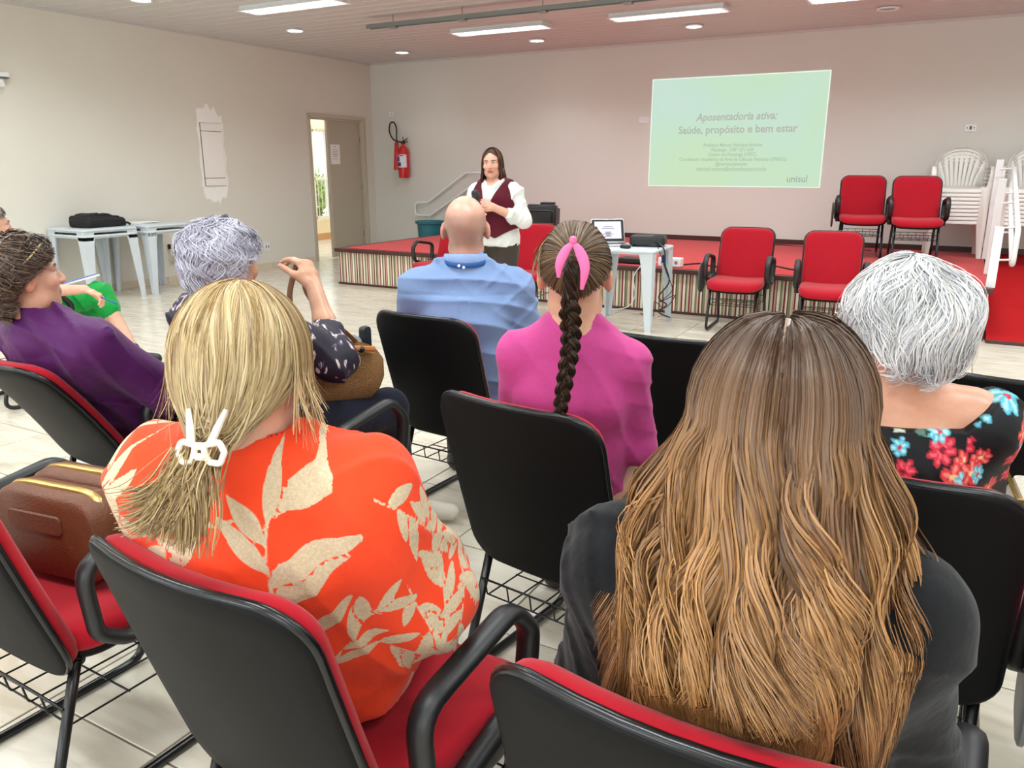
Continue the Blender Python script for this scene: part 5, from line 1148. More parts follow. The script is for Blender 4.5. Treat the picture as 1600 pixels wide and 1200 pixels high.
# --- woman in the pink top with a braid --------------------------------------------------
def person_pink():
    t = thing('person', 'woman in a fitted pink top with a brown braid and pink hair tie', 'person', (-.855, 1.925, 0), R(18))
    s = skel(hc=(.0, -.19, 1.172), M=headrot(4, -2, 0), nb=(.0, -.185, 1.035), che=(.0, -.17, .87), shL=(-.14, -.18, .968), shR=(.135, -.18, .958), elL=(-.175, -.06, .71), elR=(.17, -.10, .71), wrL=(-.1, .15, .6), wrR=(.12, .16, .58), g=.88, arm=.82)
    body_mesh(t, s, srgb(216, 166, 140), lips=srgb(180, 90, 90), brow=srgb(80, 58, 42))
    S = SDF(); torso_ops(S, s, .007); arm_ops(S, s, 'L', .007, upto=.95); arm_ops(S, s, 'R', .007, upto=.95)
    S.fn(folds(.0022, [((.3, .2, 1), .06), ((1, .4, .7), .09)], 3)); S.fn(neck_cut(s, .070, .055)); S.fn(above(.5))
    garment(t, 'top', S, .0065, cloth('magenta_jersey', srgb(186, 66, 132), rough=.7))
    S = SDF(); [leg_ops(S, s, q, .014) for q in 'LR']; garment(t, 'trousers', S, .011, mat('brown_knit_print', srgb(128, 108, 84), rough=.9, var=.5, vscale=120))
    for q in 'LR': S = SDF(); foot_ops(S, s, q, .008); garment(t, 'shoe', S, .009, M_black)
    r_ = np.random.default_rng(51); n = 4200; npts = 12; tt = np.linspace(0, 1, npts)[None, :, None]; rad = np.array((.086, .106, .103)); cen = np.array((0, -.015, .02)); tie = np.array((.0, -.86, .28)); tie /= np.linalg.norm(tie)
    ph = r_.uniform(-math.pi, math.pi, n); tm = theta_max(ph, 136, 90, 46); d0 = sph(ph, tm * np.sqrt(r_.uniform(.2, 1, n))); om = np.arccos(np.clip(d0 @ tie, -1, .999))[:, None, None]
    D = (np.sin((1 - tt) * om) * d0[:, None] + np.sin(tt * om) * tie) / np.sin(om); nz = snoise(r_, 5, 4); P = D * rad * (1 + .02 * np.sin(tt * 3.1) + .018 * nz(ph * 3, tm)[:, None, None] + .012 * r_.normal(size=(n, 1, 1))) + cen
    toW = lambda P: (P @ s['M'].T) + s['hc']; pal = [(104, 80, 56), (84, 62, 44), (128, 102, 72), (66, 48, 36)]; C = np.repeat(palette(r_, n, pal, [.3, .3, .2, .2])[:, None], npts, 1)
    g1 = strands(toW(P), .001 * np.ones((n, npts)), C, s['hc'])
    tp = tie * rad + cen + np.array((0, -.012, -.01)); groups = [hair_cap(s, (.082, .101, .099), (0, -.015, .018), srgb(82, 62, 44)[:3], 134, 90, 46), g1]
    # ponytail into a three-strand plait
    npl = 60; u = np.linspace(0, 1, npl); W0 = toW(tp[None])[0]; path = np.array(smooth_path([W0, W0 + np.array((-.002, -.03, -.04)), W0 + np.array((.0, -.035, -.11)), W0 + np.array((.004, -.045, -.18)), W0 + np.array((-.004, -.06, -.25)), W0 + np.array((-.012, -.075, -.32)), W0 + np.array((-.016, -.08, -.375))], 10)); path = np.stack([np.interp(np.linspace(0, 1, npl), np.linspace(0, 1, len(path)), path[:, i]) for i in range(3)], -1)
    on = np.clip((u - .22) / .12, 0, 1); wv = 2 * math.pi * u * 5.0; thick = np.interp(u, [0, .1, .3, .8, .96, 1], [.016, .026, .019, .013, .009, .003])
    for k in range(3):
        ct = path + np.stack([np.sin(wv + k * 2.094) * thick * .75 * on, -np.sin(2 * (wv + k * 2.094)) * thick * .42 * on, 0 * u], -1); m_ = 170; e = r_.normal(size=(m_, 2)); e /= np.maximum(1, np.linalg.norm(e, axis=1, keepdims=True)); rr = np.where(on > .5, .62, .62) * thick
        tw = (wv * .5 + k)[None, :]; ex = e[:, :1] * np.cos(tw) - e[:, 1:] * np.sin(tw); ey = e[:, :1] * np.sin(tw) + e[:, 1:] * np.cos(tw)
        Pq = ct[None] + np.stack([ex * rr, ey * rr, 0 * ex], -1); groups.append(strands(Pq, .0015 * np.ones((m_, npl)), np.repeat(palette(r_, m_, [(60, 42, 32), (46, 32, 26), (84, 60, 42)])[:, None], npl, 1)))
    n4 = 60; ph4 = r_.uniform(-2.2, -1.2, n4); t4 = np.linspace(0, 1, 10)[None, :]; P4 = sph(ph4[:, None] + .2 * t4, 1.0 + .5 * t4 + r_.uniform(-.3, .3, n4)[:, None]) * rad * (1.0 + .22 * t4 * r_.uniform(.2, 1, n4)[:, None])[..., None] + cen; groups.append(strands(toW(P4), .0008 * np.ones((n4, 10)), np.repeat(palette(r_, n4, [(150, 120, 84), (120, 92, 62)])[:, None], 10, 1)))
    hair_object(t, groups, M_hair, label='brown hair tied back and plaited')
    M_pk = mat('pink_satin', srgb(240, 106, 166), rough=.5, sheen=.2); b = MB(); q = lambda x, y, z: tuple(W0 + np.array((x, y, z)))
    b.tube(smooth_path([q(.002, -.022, .042), q(-.014, -.026, .024), q(-.026, -.03, -.004), q(-.028, -.028, -.035)]), [.004 + .007 * math.sin(math.pi * k / 24) for k in range(25)], 8, ry=[.003 + .002 * math.sin(math.pi * k / 24) for k in range(25)], ref=(1, 0, 0))
    b.tube(smooth_path([q(.002, -.022, .042), q(.018, -.026, .022), q(.03, -.03, -.012), q(.024, -.03, -.06)]), [.004 + .008 * math.sin(math.pi * k / 24) for k in range(25)], 8, ry=[.003 + .002 * math.sin(math.pi * k / 24) for k in range(25)], ref=(1, 0, 0))
    bm_ = b.build('hair_tie', M_pk, t, True); MB().lathe([(.001, -.009), (.007, -.006), (.009, 0), (.007, .006), (.001, .009)], 12, q(.002, -.024, .048)).build('knot', M_pk, bm_, True)
    return t
person_pink()

# --- bald man in the blue shirt ----------------------------------------------------------
def person_bald():
    t = thing('person', 'bald man in a light blue shirt with a blue lanyard, seen from behind', 'person', (-1.723, 2.745, 0), R(27))
    s = skel(hc=(0, -.17, 1.196), M=headrot(3, 0, 0), sc=1.04, nb=(0, -.175, 1.04), che=(0, -.165, .88), shL=(-.182, -.17, .965), shR=(.182, -.17, .965), elL=(-.245, -.07, .70), elR=(.25, -.07, .70), g=1.09, arm=1.08)
    body_mesh(t, s, srgb(222, 166, 146), lips=srgb(176, 100, 92), stubble=srgb(150, 122, 108), brow=srgb(120, 96, 80))
    S = SDF(); torso_ops(S, s, .022); arm_ops(S, s, 'L', .025, upto=.7); arm_ops(S, s, 'R', .025, upto=.7); S.cone(s['nb'] + np.array((0, .0, -.03)), s['nb'] + np.array((0, .012, .028)), .085, .07, .02)
    S.fn(folds(.007, [((1, .1, -.9), .10), ((1, .2, 1.1), .12), ((.1, .3, 1), .09)], 6)); S.fn(neck_cut(s, .066, .06)); S.fn(above(.5))
    def seam(D, X, Y, Z):   # yoke seam and box pleat
        b_ = Y < -.2; return D + .003 * np.exp(-((Z - .955) / .004) ** 2) * b_ - .003 * (np.abs(X) < .018) * (Z < .95) * b_
    S.fn(seam); garment(t, 'shirt', S, .006, cloth('light_blue_oxford', srgb(134, 160, 206), bscale=700, var=.08, vscale=160))
    c = s['nb'] + np.array((0, -.008, .034)); ln = MB().tube([tuple(c + np.array((.086 * math.cos(a), .084 * math.sin(a), .012 * math.sin(a) + .004))) for a in np.linspace(math.pi * .85, math.pi * 2.15, 26)], .0095, 8, ry=.0025, ref=(0, 0, 1)).build('lanyard', mat('blue_ribbon', srgb(30, 84, 150), rough=.6), t, True)
    b = MB(); [b.lathe([(.001, .002), (.0055, .0015), (.0055, -.0015), (.001, -.002)], 10, tuple(c + np.array((x, -.089, -.010 + dz))), Matrix.Rotation(R(90), 3, 'X')) for x, dz in ((-.018, .002), (.0, -.004))]; b.build('clip', M_white, ln)
    b = MB().tube([tuple(s['nb'] + np.array((.08 * math.cos(a), -.008 + .077 * math.sin(a), .040 - .006 * math.sin(a)))) for a in np.linspace(math.pi * .8, math.pi * 2.2, 26)], .022, 8, ry=.005, ref=(0, 0, 1)).build('collar', cloth('light_blue_collar', srgb(142, 168, 212)), t, True)
    S = SDF(); [leg_ops(S, s, q, .014) for q in 'LR']; garment(t, 'trousers', S, .012, M_navy)
    for q in 'LR': S = SDF(); foot_ops(S, s, q, .01); garment(t, 'shoe', S, .009, M_black)
person_bald()

# --- lavender-haired woman with raised hand ----------------------------------------------
def person_lavender():
    t = thing('person', 'elderly woman with lavender-white curls raising a hand that holds a bag strap', 'person', (-1.985, 1.93, 0), R(-3))
    s = skel(hc=(.03, -.215, 1.132), M=headrot(-2, -4, 0), nb=(-.01, -.21, 1.0), che=(-.03, -.18, .85), shL=(-.19, -.19, .94), shR=(.145, -.17, .945), elL=(-.25, -.05, .7), elR=(.205, .055, .80), wrL=(-.1, .14, .6), wrR=(.055, .12, 1.03), knL=(-.06, .40, .54), knR=(.14, .38, .53), anR=(.08, .52, .115), toR=(.265, .60, .045), anL=(-.06, .42, .1), toL=(-.06, .58, .035), g=1.05)
    hand = SDF(); hand.cone(s['elR'], s['elR'] + (s['wrR'] - s['elR']) * .5, .042, .036, .02); hand.cone(s['elR'] + (s['wrR'] - s['elR']) * .5, s['wrR'], .036, .026, .02)
    d = np.array((-.50, .10, .80)); d /= np.linalg.norm(d); z = np.array((.8, .1, .55)); z -= d * (z @ d); z /= np.linalg.norm(z); hand_ops(hand, s['wrR'], np.stack([np.cross(d, z), d, z], 1), -1, curls=((38, 30, 15), (45, 35, 20), (55, 45, 25), (60, 45, 30)), thumb=(34, 30), spread=15, sc=1.05)
    body_mesh(t, s, srgb(206, 156, 128), fine=[hand], lips=srgb(170, 80, 80), brow=srgb(170, 166, 170))
    S = SDF(); torso_ops(S, s, .018); arm_ops(S, s, 'L', .02, upto=.7); arm_ops(S, s, 'R', .022, upto=.66, flare=.004); S.ell(s['elR'] + np.array((.0, -.01, -.005)), (.075, .075, .068), .04)
    S.fn(folds(.0045, [((1, .1, .5), .09), ((.3, .8, .6), .08)], 15)); S.fn(neck_cut(s, .072, .03)); S.fn(above(.5))
    m = bpy.data.materials.new('navy_abstract_print'); m.use_nodes = True; nt = m.node_tree; N = nt.nodes; tc = N.new('ShaderNodeTexCoord'); n1 = N.new('ShaderNodeTexNoise'); n1.inputs['Scale'].default_value = 13; n1.inputs['Detail'].default_value = 3; n1.inputs['Distortion'].default_value = 1.6; mp = N.new('ShaderNodeMapping'); mp.inputs['Scale'].default_value = (1.5, 1.5, .7); nt.links.new(tc.outputs['Object'], mp.inputs[0]); nt.links.new(mp.outputs[0], n1.inputs['Vector'])
    r = add_ramp(nt, n1.outputs[0], [(0, srgb(20, 18, 34)), (.54, srgb(24, 20, 40)), (.57, srgb(112, 92, 128)), (.61, srgb(224, 212, 200)), (.66, srgb(160, 128, 120)), (.69, srgb(30, 26, 44))]); nt.links.new(r.outputs[0], N['Principled BSDF'].inputs['Base Color']); N['Principled BSDF'].inputs['Roughness'].default_value = .6
    garment(t, 'blouse', S, .0065, m)['label'] = 'dark navy blouse with cream and purple print'
    S = SDF(); [leg_ops(S, s, q, .016, .86) for q in 'LR']; garment(t, 'trousers', S, .01, M_navy)
    M_sh = mat('ivory_knit_shoe', srgb(216, 208, 194), rough=.8, bump=.2, bscale=300)
    for q in 'LR':
        S = SDF(); a, b_ = s['an' + q], s['to' + q]; S.cone(a + np.array((0, 0, -.035)), a + np.array((0, -.0, -.06)), .045, .046, .02); S.cone(a + np.array((0, 0, -.06)), b_, .046, .034, .03); S.fn(lambda D, X, Y, Z: np.maximum(D, .012 - Z)); garment(t, 'shoe', S, .006, M_sh)
    pal = [(206, 204, 220), (180, 178, 202), (226, 226, 234), (150, 146, 172), (196, 190, 204)]
    g = short_hair(s, 6500, pal, [.3, .25, .2, .1, .15], 61, rad=(.106, .118, .108), length=(38, 66), curl=.012, freq=1.9, thick=.0009, limits=(138, 104, 50), lift=.10, swirl=.45, npts=12, drop=.03)
    hair_object(t, [hair_cap(s, (.096, .108, .1), (0, -.02, .02), srgb(168, 166, 186)[:3], 134, 102, 50), g], M_hair, label='short lavender-white curls')
    return t, s
_, SKL = person_lavender()

# --- woman in purple ---------------------------------------------------------------------
def person_purple():
    t = thing('person', 'woman in a purple shirt leaning back, sunglasses pushed into brown curls', 'person', (-2.63, 1.86, 0), R(-3))
    s = skel(hc=(.02, -.385, 1.075), M=headrot(-14, 6, 0), nb=(.02, -.36, .935), che=(.02, -.29, .79), wai=(0, -.17, .66), shL=(-.15, -.33, .865), shR=(.20, -.30, .855), elL=(-.22, -.1, .66), elR=(.25, -.08, .655), wrL=(-.06, .10, .62), wrR=(.05, .10, .60), g=1.12, arm=1.15)
    body_mesh(t, s, srgb(212, 160, 136), headh=.0055, lips=srgb(176, 92, 88), brow=srgb(90, 66, 50), iris=(.08, .05, .04))
    S = SDF(); torso_ops(S, s, .022); arm_ops(S, s, 'L', .026, upto=.9, flare=.012); arm_ops(S, s, 'R', .026, upto=.9, flare=.012, k=.05); S.fn(folds(.009, [((1, .1, .6), .10), ((.3, .9, .6), .09), ((.2, .5, 1), .11)], 9)); S.fn(neck_cut(s, .075, .03)); S.fn(above(.47))
    garment(t, 'shirt', S, .007, cloth('purple_satin', srgb(78, 22, 84), rough=.55))
    S = SDF(); [leg_ops(S, s, q, .016) for q in 'LR']; garment(t, 'trousers', S, .012, M_navy)
    for q in 'LR': S = SDF(); foot_ops(S, s, q, .01); garment(t, 'shoe', S, .009, M_black)
    pal = [(74, 54, 44), (98, 74, 58), (54, 40, 34), (124, 98, 78)]
    g = short_hair(s, 4500, pal, [.35, .3, .2, .15], 71, rad=(.1, .122, .115), length=(55, 95), curl=.018, freq=1.8, thick=.0013, limits=(138, 98, 48), lift=.12, swirl=.35, drop=.05)
    hair_object(t, [hair_cap(s, (.09, .108, .104), (0, -.02, .018), srgb(62, 46, 38)[:3], 135, 96, 50), g], M_hair, label='brown curly hair')
    T = lambda p: tuple(s['hc'] + s['M'] @ np.array(p)); b = MB()
    for sg in (-1, 1): b.tube([T((sg * .104, -.035, .045)), T((sg * .106, .01, .075)), T((sg * .07, .055, .105))], .003, 6)
    sg_ = b.build('sunglasses', mat('gold_temple', srgb(206, 180, 130), rough=.3, metal=.6), t, True); b = MB()
    for sg in (-1, 1): b.lathe([(.001, -.002), (.027, -.0015), (.027, .0015), (.001, .002)], 16, T((sg * .037, .062, .108)), Matrix.Rotation(R(-50), 3, 'X'))
    b.build('lenses', mat('dark_lens', srgb(20, 16, 16), rough=.1), sg_, True)
person_purple()

# --- woman in green trousers at the left edge --------------------------------------------
def person_green():
    t = thing('person', 'woman in bright green trousers holding a pen, cut by the left edge', 'person', (-5.05, 2.80, 0), R(-6))
    s = skel(hc=(.02, -.12, 1.09), M=headrot(-12, -6, 0), nb=(.02, -.12, .955), che=(.03, -.12, .83), shL=(-.11, -.12, .90), shR=(.22, -.10, .89), elL=(-.2, -.02, .7), elR=(.29, -.02, .705), wrL=(0, .2, .68), wrR=(.40, .19, .70), knL=(-.05, .42, .55), anL=(-.05, .42, .1), knR=(.20, .38, .63), anR=(.40, .44, .28), toR=(.46, .56, .2), hiR=(.1, -.02, .56))
    hand = SDF(); hand.cone(s['elR'], s['wrR'], .037, .026, .02); d = np.array((.55, .75, -.5)); d /= np.linalg.norm(d); z = np.array((.2, .2, 1.)); z -= d * (z @ d); z /= np.linalg.norm(z); hand_ops(hand, s['wrR'], np.stack([np.cross(d, z), d, z], 1), -1, curl=(35, 40, 25), sc=1.05)
    body_mesh(t, s, srgb(222, 170, 146), fine=[hand], headh=.0055, lips=srgb(190, 86, 88), brow=srgb(110, 84, 66), iris=(.08, .05, .04))
    S = SDF(); torso_ops(S, s, .014); arm_ops(S, s, 'L', .014, upto=.45); S.cone(s['shR'], s['shR'] + (s['elR'] - s['shR']) * .55, .072, .066, .03); S.fn(folds(.004, [((1, .1, .6), .1)], 2)); S.fn(neck_cut(s, .07, .03)); S.fn(above(.5)); garment(t, 'blouse', S, .01, cloth('white_blouse', srgb(226, 224, 220)))
    S = SDF(); leg_ops(S, s, 'L', .02, .9); S.cone(s['hiR'], s['knR'], .098, .078, .05); S.cone(s['knR'], s['knR'] + (s['anR'] - s['knR']) * .25, .076, .08, .03); S.fn(folds(.007, [((1, .6, .2), .08), ((.2, .9, .6), .07)], 5)); garment(t, 'trousers', S, .008, cloth('bright_green_crepe', srgb(14, 150, 62), rough=.6))
    for q in 'LR': S = SDF(); foot_ops(S, s, q, .01); garment(t, 'shoe', S, .009, M_black)
    g = short_hair(s, 1500, [(150, 140, 132), (180, 172, 164), (116, 106, 98)], None, 81, rad=(.092, .11, .106), length=(50, 85), curl=.006, thick=.0016, limits=(125, 84, 44), lift=.04, swirl=.15)
    hair_object(t, [hair_cap(s, (.086, .105, .102), (0, -.018, .018), srgb(104, 94, 88)[:3], 125, 84, 46), g], M_hair, label='grey-brown hair combed back')
    return s, t
SKG, TG = person_green()
PG = np.array((-5.05, 2.80, 0)); RG = rotz(R(-6)); wG = lambda p: tuple(PG + RG @ np.array(p, float))
pen = MB().tube([wG(SKG['wrR'] + np.array((.04, .03, -.03))), wG(SKG['wrR'] + np.array((.12, .13, -.10)))], [.004, .0045], 8).build('pen', mat('blue_pen', srgb(30, 70, 150), rough=.3), None, True); tag(pen, 'blue pen in the hand of the woman in green trousers', 'pen')
nb = thing('notebook', 'blue-covered notebook on the green-trousered lap', 'notebook', wG((.12, .30, .722)), R(-20)); nb.rotation_euler = (R(12), R(-8), R(-20)); MB().box((0, 0, 0), (.16, .22, .012), .002).build('pages', M_paper, nb); MB().box((0, 0, .0075), (.164, .224, .003), .001).build('cover', mat('blue_cover', srgb(44, 92, 178), rough=.4), nb)
bd = MB().tube(smooth_path([wG((.26, .06, .688)), wG((.292, .06, .66)), wG((.30, .03, .60)), wG((.295, .0, .52)), wG((.297, .07, .47)), wG((.299, .12, .52)), wG((.297, .08, .60)), wG((.292, .065, .66))]), .004, 6).build('bead_strap', mat('cream_beads', srgb(222, 204, 168), rough=.5), None, True); tag(bd, 'cream beaded strap hanging on the armrest of the green-trousered woman', 'strap')

# --- presenter ---------------------------------------------------------------------------
def presenter():
    t = thing('person', 'standing presenter in a burgundy vest and white shirt, holding a microphone', 'person', (-3.15, 5.4, 0), R(184))
    s = skel(pel=(0, 0, .90), wai=(0, 0, 1.03), che=(0, 0, 1.17), nb=(.01, -.01, 1.29), shL=(-.155, -.01, 1.232), shR=(.155, -.0, 1.232), elL=(-.255, .03, 1.03), elR=(.235, .06, 1.02), wrL=(-.075, .205, 1.135), wrR=(.06, .215, 1.12), hiL=(-.085, 0, .86), hiR=(.085, 0, .86), knL=(-.09, .02, .46), knR=(.09, .02, .46), anL=(-.09, 0, .09), anR=(.09, 0, .09), toL=(-.1, .15, .035), toR=(.1, .15, .035), hc=(.02, .015, 1.45), M=headrot(14, -4, 2), sc=.91, g=1.06, arm=1.0)
    fine = []
    for q, sg in (('L', -1), ('R', 1)):
        hs_ = SDF(); hs_.cone(s['el' + q] + (s['wr' + q] - s['el' + q]) * .3, s['wr' + q], .036, .027, .01); d = np.array((-sg * .75, .45, .35)); d /= np.linalg.norm(d); z = np.array((-sg * -.3, .8, .5)); z -= d * (z @ d); z /= np.linalg.norm(z); hand_ops(hs_, s['wr' + q], np.stack([np.cross(d, z), d, z], 1), sg, curl=(50, 60, 35), thumb=(35, 30)); fine.append(hs_)
    body_mesh(t, s, srgb(222, 168, 144), fine=fine, headh=.0045, lips=srgb(176, 66, 76), brow=srgb(84, 58, 46), iris=(.05, .035, .03), cheeks=.6)
    S = SDF(); torso_ops(S, s, .016); S.ecap(s['pel'] + np.array((0, 0, -.06)), s['wai'], (.185, .14), (.16, .12), k=.04)
    for q in 'LR': arm_ops(S, s, q, .014, upto=.70, flare=.012, k=.03)
    S.fn(folds(.005, [((1, .1, .7), .09), ((.3, .8, .5), .08)], 17)); S.fn(neck_cut(s, .082, .03)); S.fn(above(.795, .35)); garment(t, 'shirt', S, .0075, cloth('white_cotton', srgb(214, 214, 212)))
    S = SDF(); g = s['g']; S.ecap((0, 0, .93), s['wai'], (.206, .164), (.192, .157), k=.04); S.ecap(s['wai'], s['che'], (.192, .157), (.196, .154), k=.04); S.ecap(s['che'], s['nb'] + np.array((0, 0, -.05)), (.196, .154), (.155, .112), k=.04)
    for q in 'LR': S.cone(s['sh' + q] * .72 + s['nb'] * .28, s['nb'] + np.array((0, 0, -.02)), .086, .078, .03)
    def vcut(D, X, Y, Z):
        front = (Y > .02) & (Z > 1.12); D = np.where(front, np.maximum(D, (.012 + .42 * np.maximum(0, Z - 1.12)) - np.abs(X)), D)
        D = np.maximum(D, np.abs(X) - (.205 - .42 * np.clip(Z - 1.12, 0, .18))); hem = .90 + .55 * np.abs(np.abs(X) - .06) + np.where(Y > 0, 0, .03); return np.maximum(D, hem - Z)
    S.fn(vcut); vest = garment(t, 'vest', S, .0045, cloth('burgundy_wool', srgb(84, 18, 34)))
    b = MB(); [b.lathe([(.001, .002), (.006, .001), (.006, -.002), (.001, -.003)], 10, (.012, .165, 1.09 - .05 * k_), Matrix.Rotation(R(90), 3, 'X')) for k_ in range(4)]; b.build('button', mat('dark_button', srgb(40, 20, 22), rough=.3), vest)
    b = MB()
    for sg in (-1, 1): b.add([tuple(s['nb'] + np.array(p)) for p in ((sg * .065, -.01, .045), (sg * .06, .05, .035), (sg * .085, .095, -.035), (sg * .03, .085, -.03), (sg * .02, .07, .0), (sg * .062, .052, .04))], [(0, 1, 2), (1, 5, 2), (5, 3, 2), (5, 4, 3)])
    co = b.build('collar', cloth('white_collar', srgb(240, 240, 238)), t); md = co.modifiers.new('thick', 'SOLIDIFY'); md.thickness = .004
    S = SDF(); [leg_ops(S, s, q, .022, .96) for q in 'LR']; S.ecap((0, 0, .84), (0, 0, .93), (.155, .115), (.15, .11)); S.fn(folds(.004, [((1, .1, .2), .09)], 3)); garment(t, 'trousers', S, .01, cloth('dark_taupe_trousers', srgb(62, 54, 48)))
    for q in 'LR': S = SDF(); foot_ops(S, s, q, .01); S.fn(lambda D, X, Y, Z: np.maximum(D, .002 - Z)); garment(t, 'shoe', S, .008, M_black)
    r_ = np.random.default_rng(91); n = 1500; npts = 20; tt = np.linspace(0, 1, npts)[None, :]; ph = r_.uniform(-2.25, 2.25, n); lay = r_.uniform(0, 1, n); rad = np.array((.086, .108, .105)); cen = np.array((0, -.016, .02)); nz = snoise(r_, 5, 3)
    th0 = r_.uniform(.03, .2, n); a = np.clip(tt / .45, 0, 1); th = th0[:, None] + (1.6 - th0)[:, None] * a; P = sph(ph[:, None] + 0 * a, th) * rad * (.93 + .1 * lay)[:, None, None] + cen; E = P[:, -1]; b_ = np.clip((tt - .45) / .55, 0, 1); L = r_.uniform(.15, .21, n)[:, None]
    Q = E[:, None] + np.stack([np.sin(ph)[:, None] * .022 * b_ + .004 * np.sin(8 * b_ + 3 * nz(ph * 2, lay)[:, None]), -np.cos(ph)[:, None] * .015 * b_ - .012 * (np.abs(ph)[:, None] > 1.5) * b_, -L * b_], -1); P = np.where(tt[..., None] > .45, Q, P); P = (P * s['sc']) @ s['M'].T + s['hc']
    g1 = strands(P, .0019 * (1.1 - .4 * tt) * np.ones((n, 1)), np.repeat(palette(r_, n, [(84, 52, 40), (112, 74, 56), (64, 42, 34), (136, 96, 72)], [.35, .3, .2, .15])[:, None], npts, 1), s['hc']); hair_object(t, [hair_cap(s, (.081, .101, .099), (0, -.016, .019), srgb(76, 50, 40)[:3], 125, 100, 50), g1], M_hair, label='straight reddish-brown hair past the shoulders')
    b = MB(); [b.lathe([(.001, -.006), (.006, -.003), (.006, .003), (.001, .006)], 10, tuple(s['hc'] + s['M'] @ np.array((sg * .084, .0, -.045)))) for sg in (-1, 1)]; b.build('earring', mat('pearl', srgb(240, 236, 228), rough=.2), t, True)
    return s
SP = presenter()
PP_ = np.array((-3.15, 5.4, 0)); RP = rotz(R(184)); wP = lambda p: np.array(PP_ + RP @ np.array(p, float))
mt = thing('microphone', 'black handheld microphone held up by the presenter', 'microphone', tuple(wP((-.0, .265, 1.13))), R(184))
mt.rotation_euler = (R(-24), R(8), R(184)); MB().lathe([(.012, -.08), (.014, -.07), (.017, .07), (.019, .085)], 14).build('handle', M_black, mt, True); MB().lathe([(.019, .085), (.026, .09), (.028, .115), (.022, .135), (.008, .144)], 14).build('grille', mat('dark_mesh', srgb(58, 58, 62), rough=.4, metal=.6, bump=.6, bscale=300), mt, True)

# ------------------------------------------------------------------ bags
t = thing('straw_bag', 'woven straw handbag on the lap of the lavender-haired woman', 'bag', (-1.90, 2.10, .60), R(-20)); t.rotation_euler = (0, R(14), R(-20))
M_straw = mat('woven_straw', srgb(146, 108, 64), rough=.9, var=.6, vscale=120, bump=1, bscale=120, stretch=(1, 1, 2.2))
MB().pad(.15, .30, .06, [(.05, 0), (.02, .012), (.0, .06), (-.006, .10), (.004, .16), (.02, .215), (.026, .222), (.03, .21)], lambda x, y, h: (x * (1 + .05 * math.sin(28 * h)), y + .02 * math.sin(9 * h) , h - .25 * abs(y) * (h > .2))).build('body', M_straw, t, True, 60)
MB().tube(smooth_path([(.06, -.12, .22), (.075, -.02, .245), (.06, .1, .22)]), .011, 8).build('leather_trim', mat('tan_leather', srgb(176, 106, 52), rough=.5), t, True)
b = MB(); [b.lathe([(.001, -.012), (.012, -.007), (.012, .007), (.001, .012)], 10, (.075, y_, .235)) for y_ in (-.08, .04)]; b.build('bead', M_black, t, True)
R3 = rotz(R(-3)); w3 = lambda p: np.array((-1.985, 1.93, 0)) + R3 @ np.array(p, float); hp = w3(SKL['wrR'] + np.array((-.058, .0, .075)))
b = MB(); b.tube(smooth_path([(-1.96, 2.02, .80), tuple(hp + np.array((-.05, -.01, -.14))), tuple(hp + np.array((-.022, -.002, -.03))), tuple(hp), tuple(hp + np.array((.014, .0, -.03))), tuple(hp + np.array((.03, .01, -.13))), (-1.86, 2.18, .81)], 6), .011, 8, ry=.003, ref=(1, .3, 0)); sp = b.build('bag_strap', mat('brown_leather_strap', srgb(128, 88, 58), rough=.55), None, True); tag(sp, 'brown leather strap held up in the raised hand', 'strap')

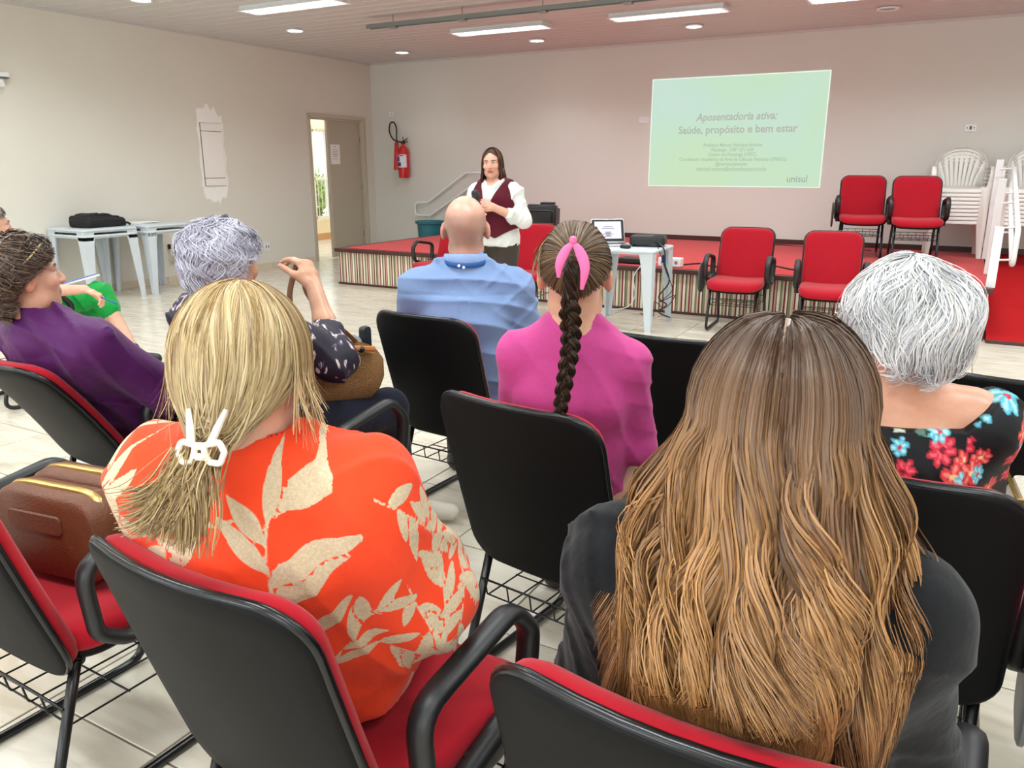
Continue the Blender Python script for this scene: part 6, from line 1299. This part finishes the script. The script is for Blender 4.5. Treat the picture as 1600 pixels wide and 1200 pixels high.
def leather_bag():
    t = thing('handbag', 'brown leather double-zip handbag on the red chair seat, left foreground', 'bag', (-1.80, 1.04, .468), R(8)); M_l = mat('brown_leather', srgb(104, 60, 36), rough=.45, bump=.25, bscale=180, var=.15, vscale=14); M_g = mat('gold_zip', srgb(206, 172, 96), rough=.3, metal=.8)
    for k, yo in enumerate((-.045, .05)):
        fn = lambda x, y, h, yo=yo: (x, yo + h, y + .115 - .004 * k); MB().pad(.32, .215 + .02 * k, .06, [(.012, -.045), (.0, -.035), (-.004, 0), (.0, .035), (.012, .045)], fn).build('compartment', M_l, t, True, 50)
        P = [(x, yo, .115 - .004 * k + z) for x, z in [(-.155, .03), (-.15, .075 + .01 * k), (-.11, .108 + .01 * k), (0, .112 + .01 * k), (.11, .108 + .01 * k), (.15, .075 + .01 * k), (.157, .03)]]; MB().tube(smooth_path(P, 5), .006, 6, ry=.012, ref=(0, 0, 1)).build('zipper', M_g, t, True)
    MB().pad(.17, .05, .012, [(0, 0), (.003, .004)], lambda x, y, h: (x - .02, -.092 - h, y + .15)).build('slot_pocket', M_l, t, True)
    b = MB(); b.tube([(.165 + .008 * math.cos(a), -.02, .15 + .011 * math.sin(a)) for a in np.linspace(0, 6.28, 12, endpoint=False)], .0025, 6, True); b.tube([(.18 + .006 * math.cos(a), -.015, .13 + .01 * math.sin(a)) for a in np.linspace(0, 6.28, 12, endpoint=False)], .0025, 6, True); b.tube([(.163 + .007 * math.cos(a), .07, .165 + .01 * math.sin(a)) for a in np.linspace(0, 6.28, 12, endpoint=False)], .0025, 6, True); b.build('ring', M_g, t, True)
    for y0, l_ in ((-.02, .12), (.075, .09)): MB().tube(smooth_path([(.18, y0, .125), (.195, y0 - .008, .09), (.20, y0 - .02, .125 - l_ * .7), (.225, y0 - .03, max(.008, .125 - l_))], 5), [.006] * 15 + [.004], 8, ry=.0028, ref=(1, 1, 0)).build('tassel', M_l, t, True)
leather_bag()
t = thing('black_handbag', 'shiny black handbag between the purple shirt and the next chair', 'bag', (-2.22, 2.05, .47), R(10)); M_pat = mat('black_patent', srgb(14, 14, 16), rough=.25, bump=.4, bscale=25)
MB().pad(.12, .26, .05, [(.02, 0), (0, .02), (-.004, .1), (.012, .19), (.03, .21)], lambda x, y, h: (x, y, h)).build('body', M_pat, t, True, 60); MB().tube(smooth_path([(0, -.09, .2), (0, -.07, .29), (0, .07, .29), (0, .09, .2)]), .008, 6).build('handle', M_pat, t, True)
t = thing('tan_bag', 'tan leather bag corner at the left picture edge', 'bag', (-2.53, 1.24, .08), R(15)); M_tan = mat('tan_bag_leather', srgb(178, 108, 44), rough=.5)
MB().pad(.30, .14, .03, [(.01, 0), (0, .02), (.0, .3), (.02, .36), (.05, .37)], lambda x, y, h: (x, y, h)).build('body', M_tan, t, True, 50); MB().box((0, -.075, .2), (.2, .012, .16), .004).build('pocket', M_tan, t)
t = thing('striped_bag', 'white and gold metallic purse at the right edge beside the floral blouse', 'bag', (.235, 2.08, .50), R(5)); M_pur = mat('pearl_white', srgb(222, 214, 198), rough=.3, metal=.3, var=.3, vscale=60, stretch=(6, 1, .1))
MB().pad(.10, .20, .03, [(.008, 0), (0, .02), (0, .17), (.012, .20)], lambda x, y, h: (x, y, h)).build('body', M_pur, t, True, 50); MB().tube([(.05, -.09, .20), (-.05, -.09, .20), (-.05, .09, .20)], .006, 6).build('gold_frame', mat('gold_frame', srgb(200, 160, 90), rough=.25, metal=.9), t)
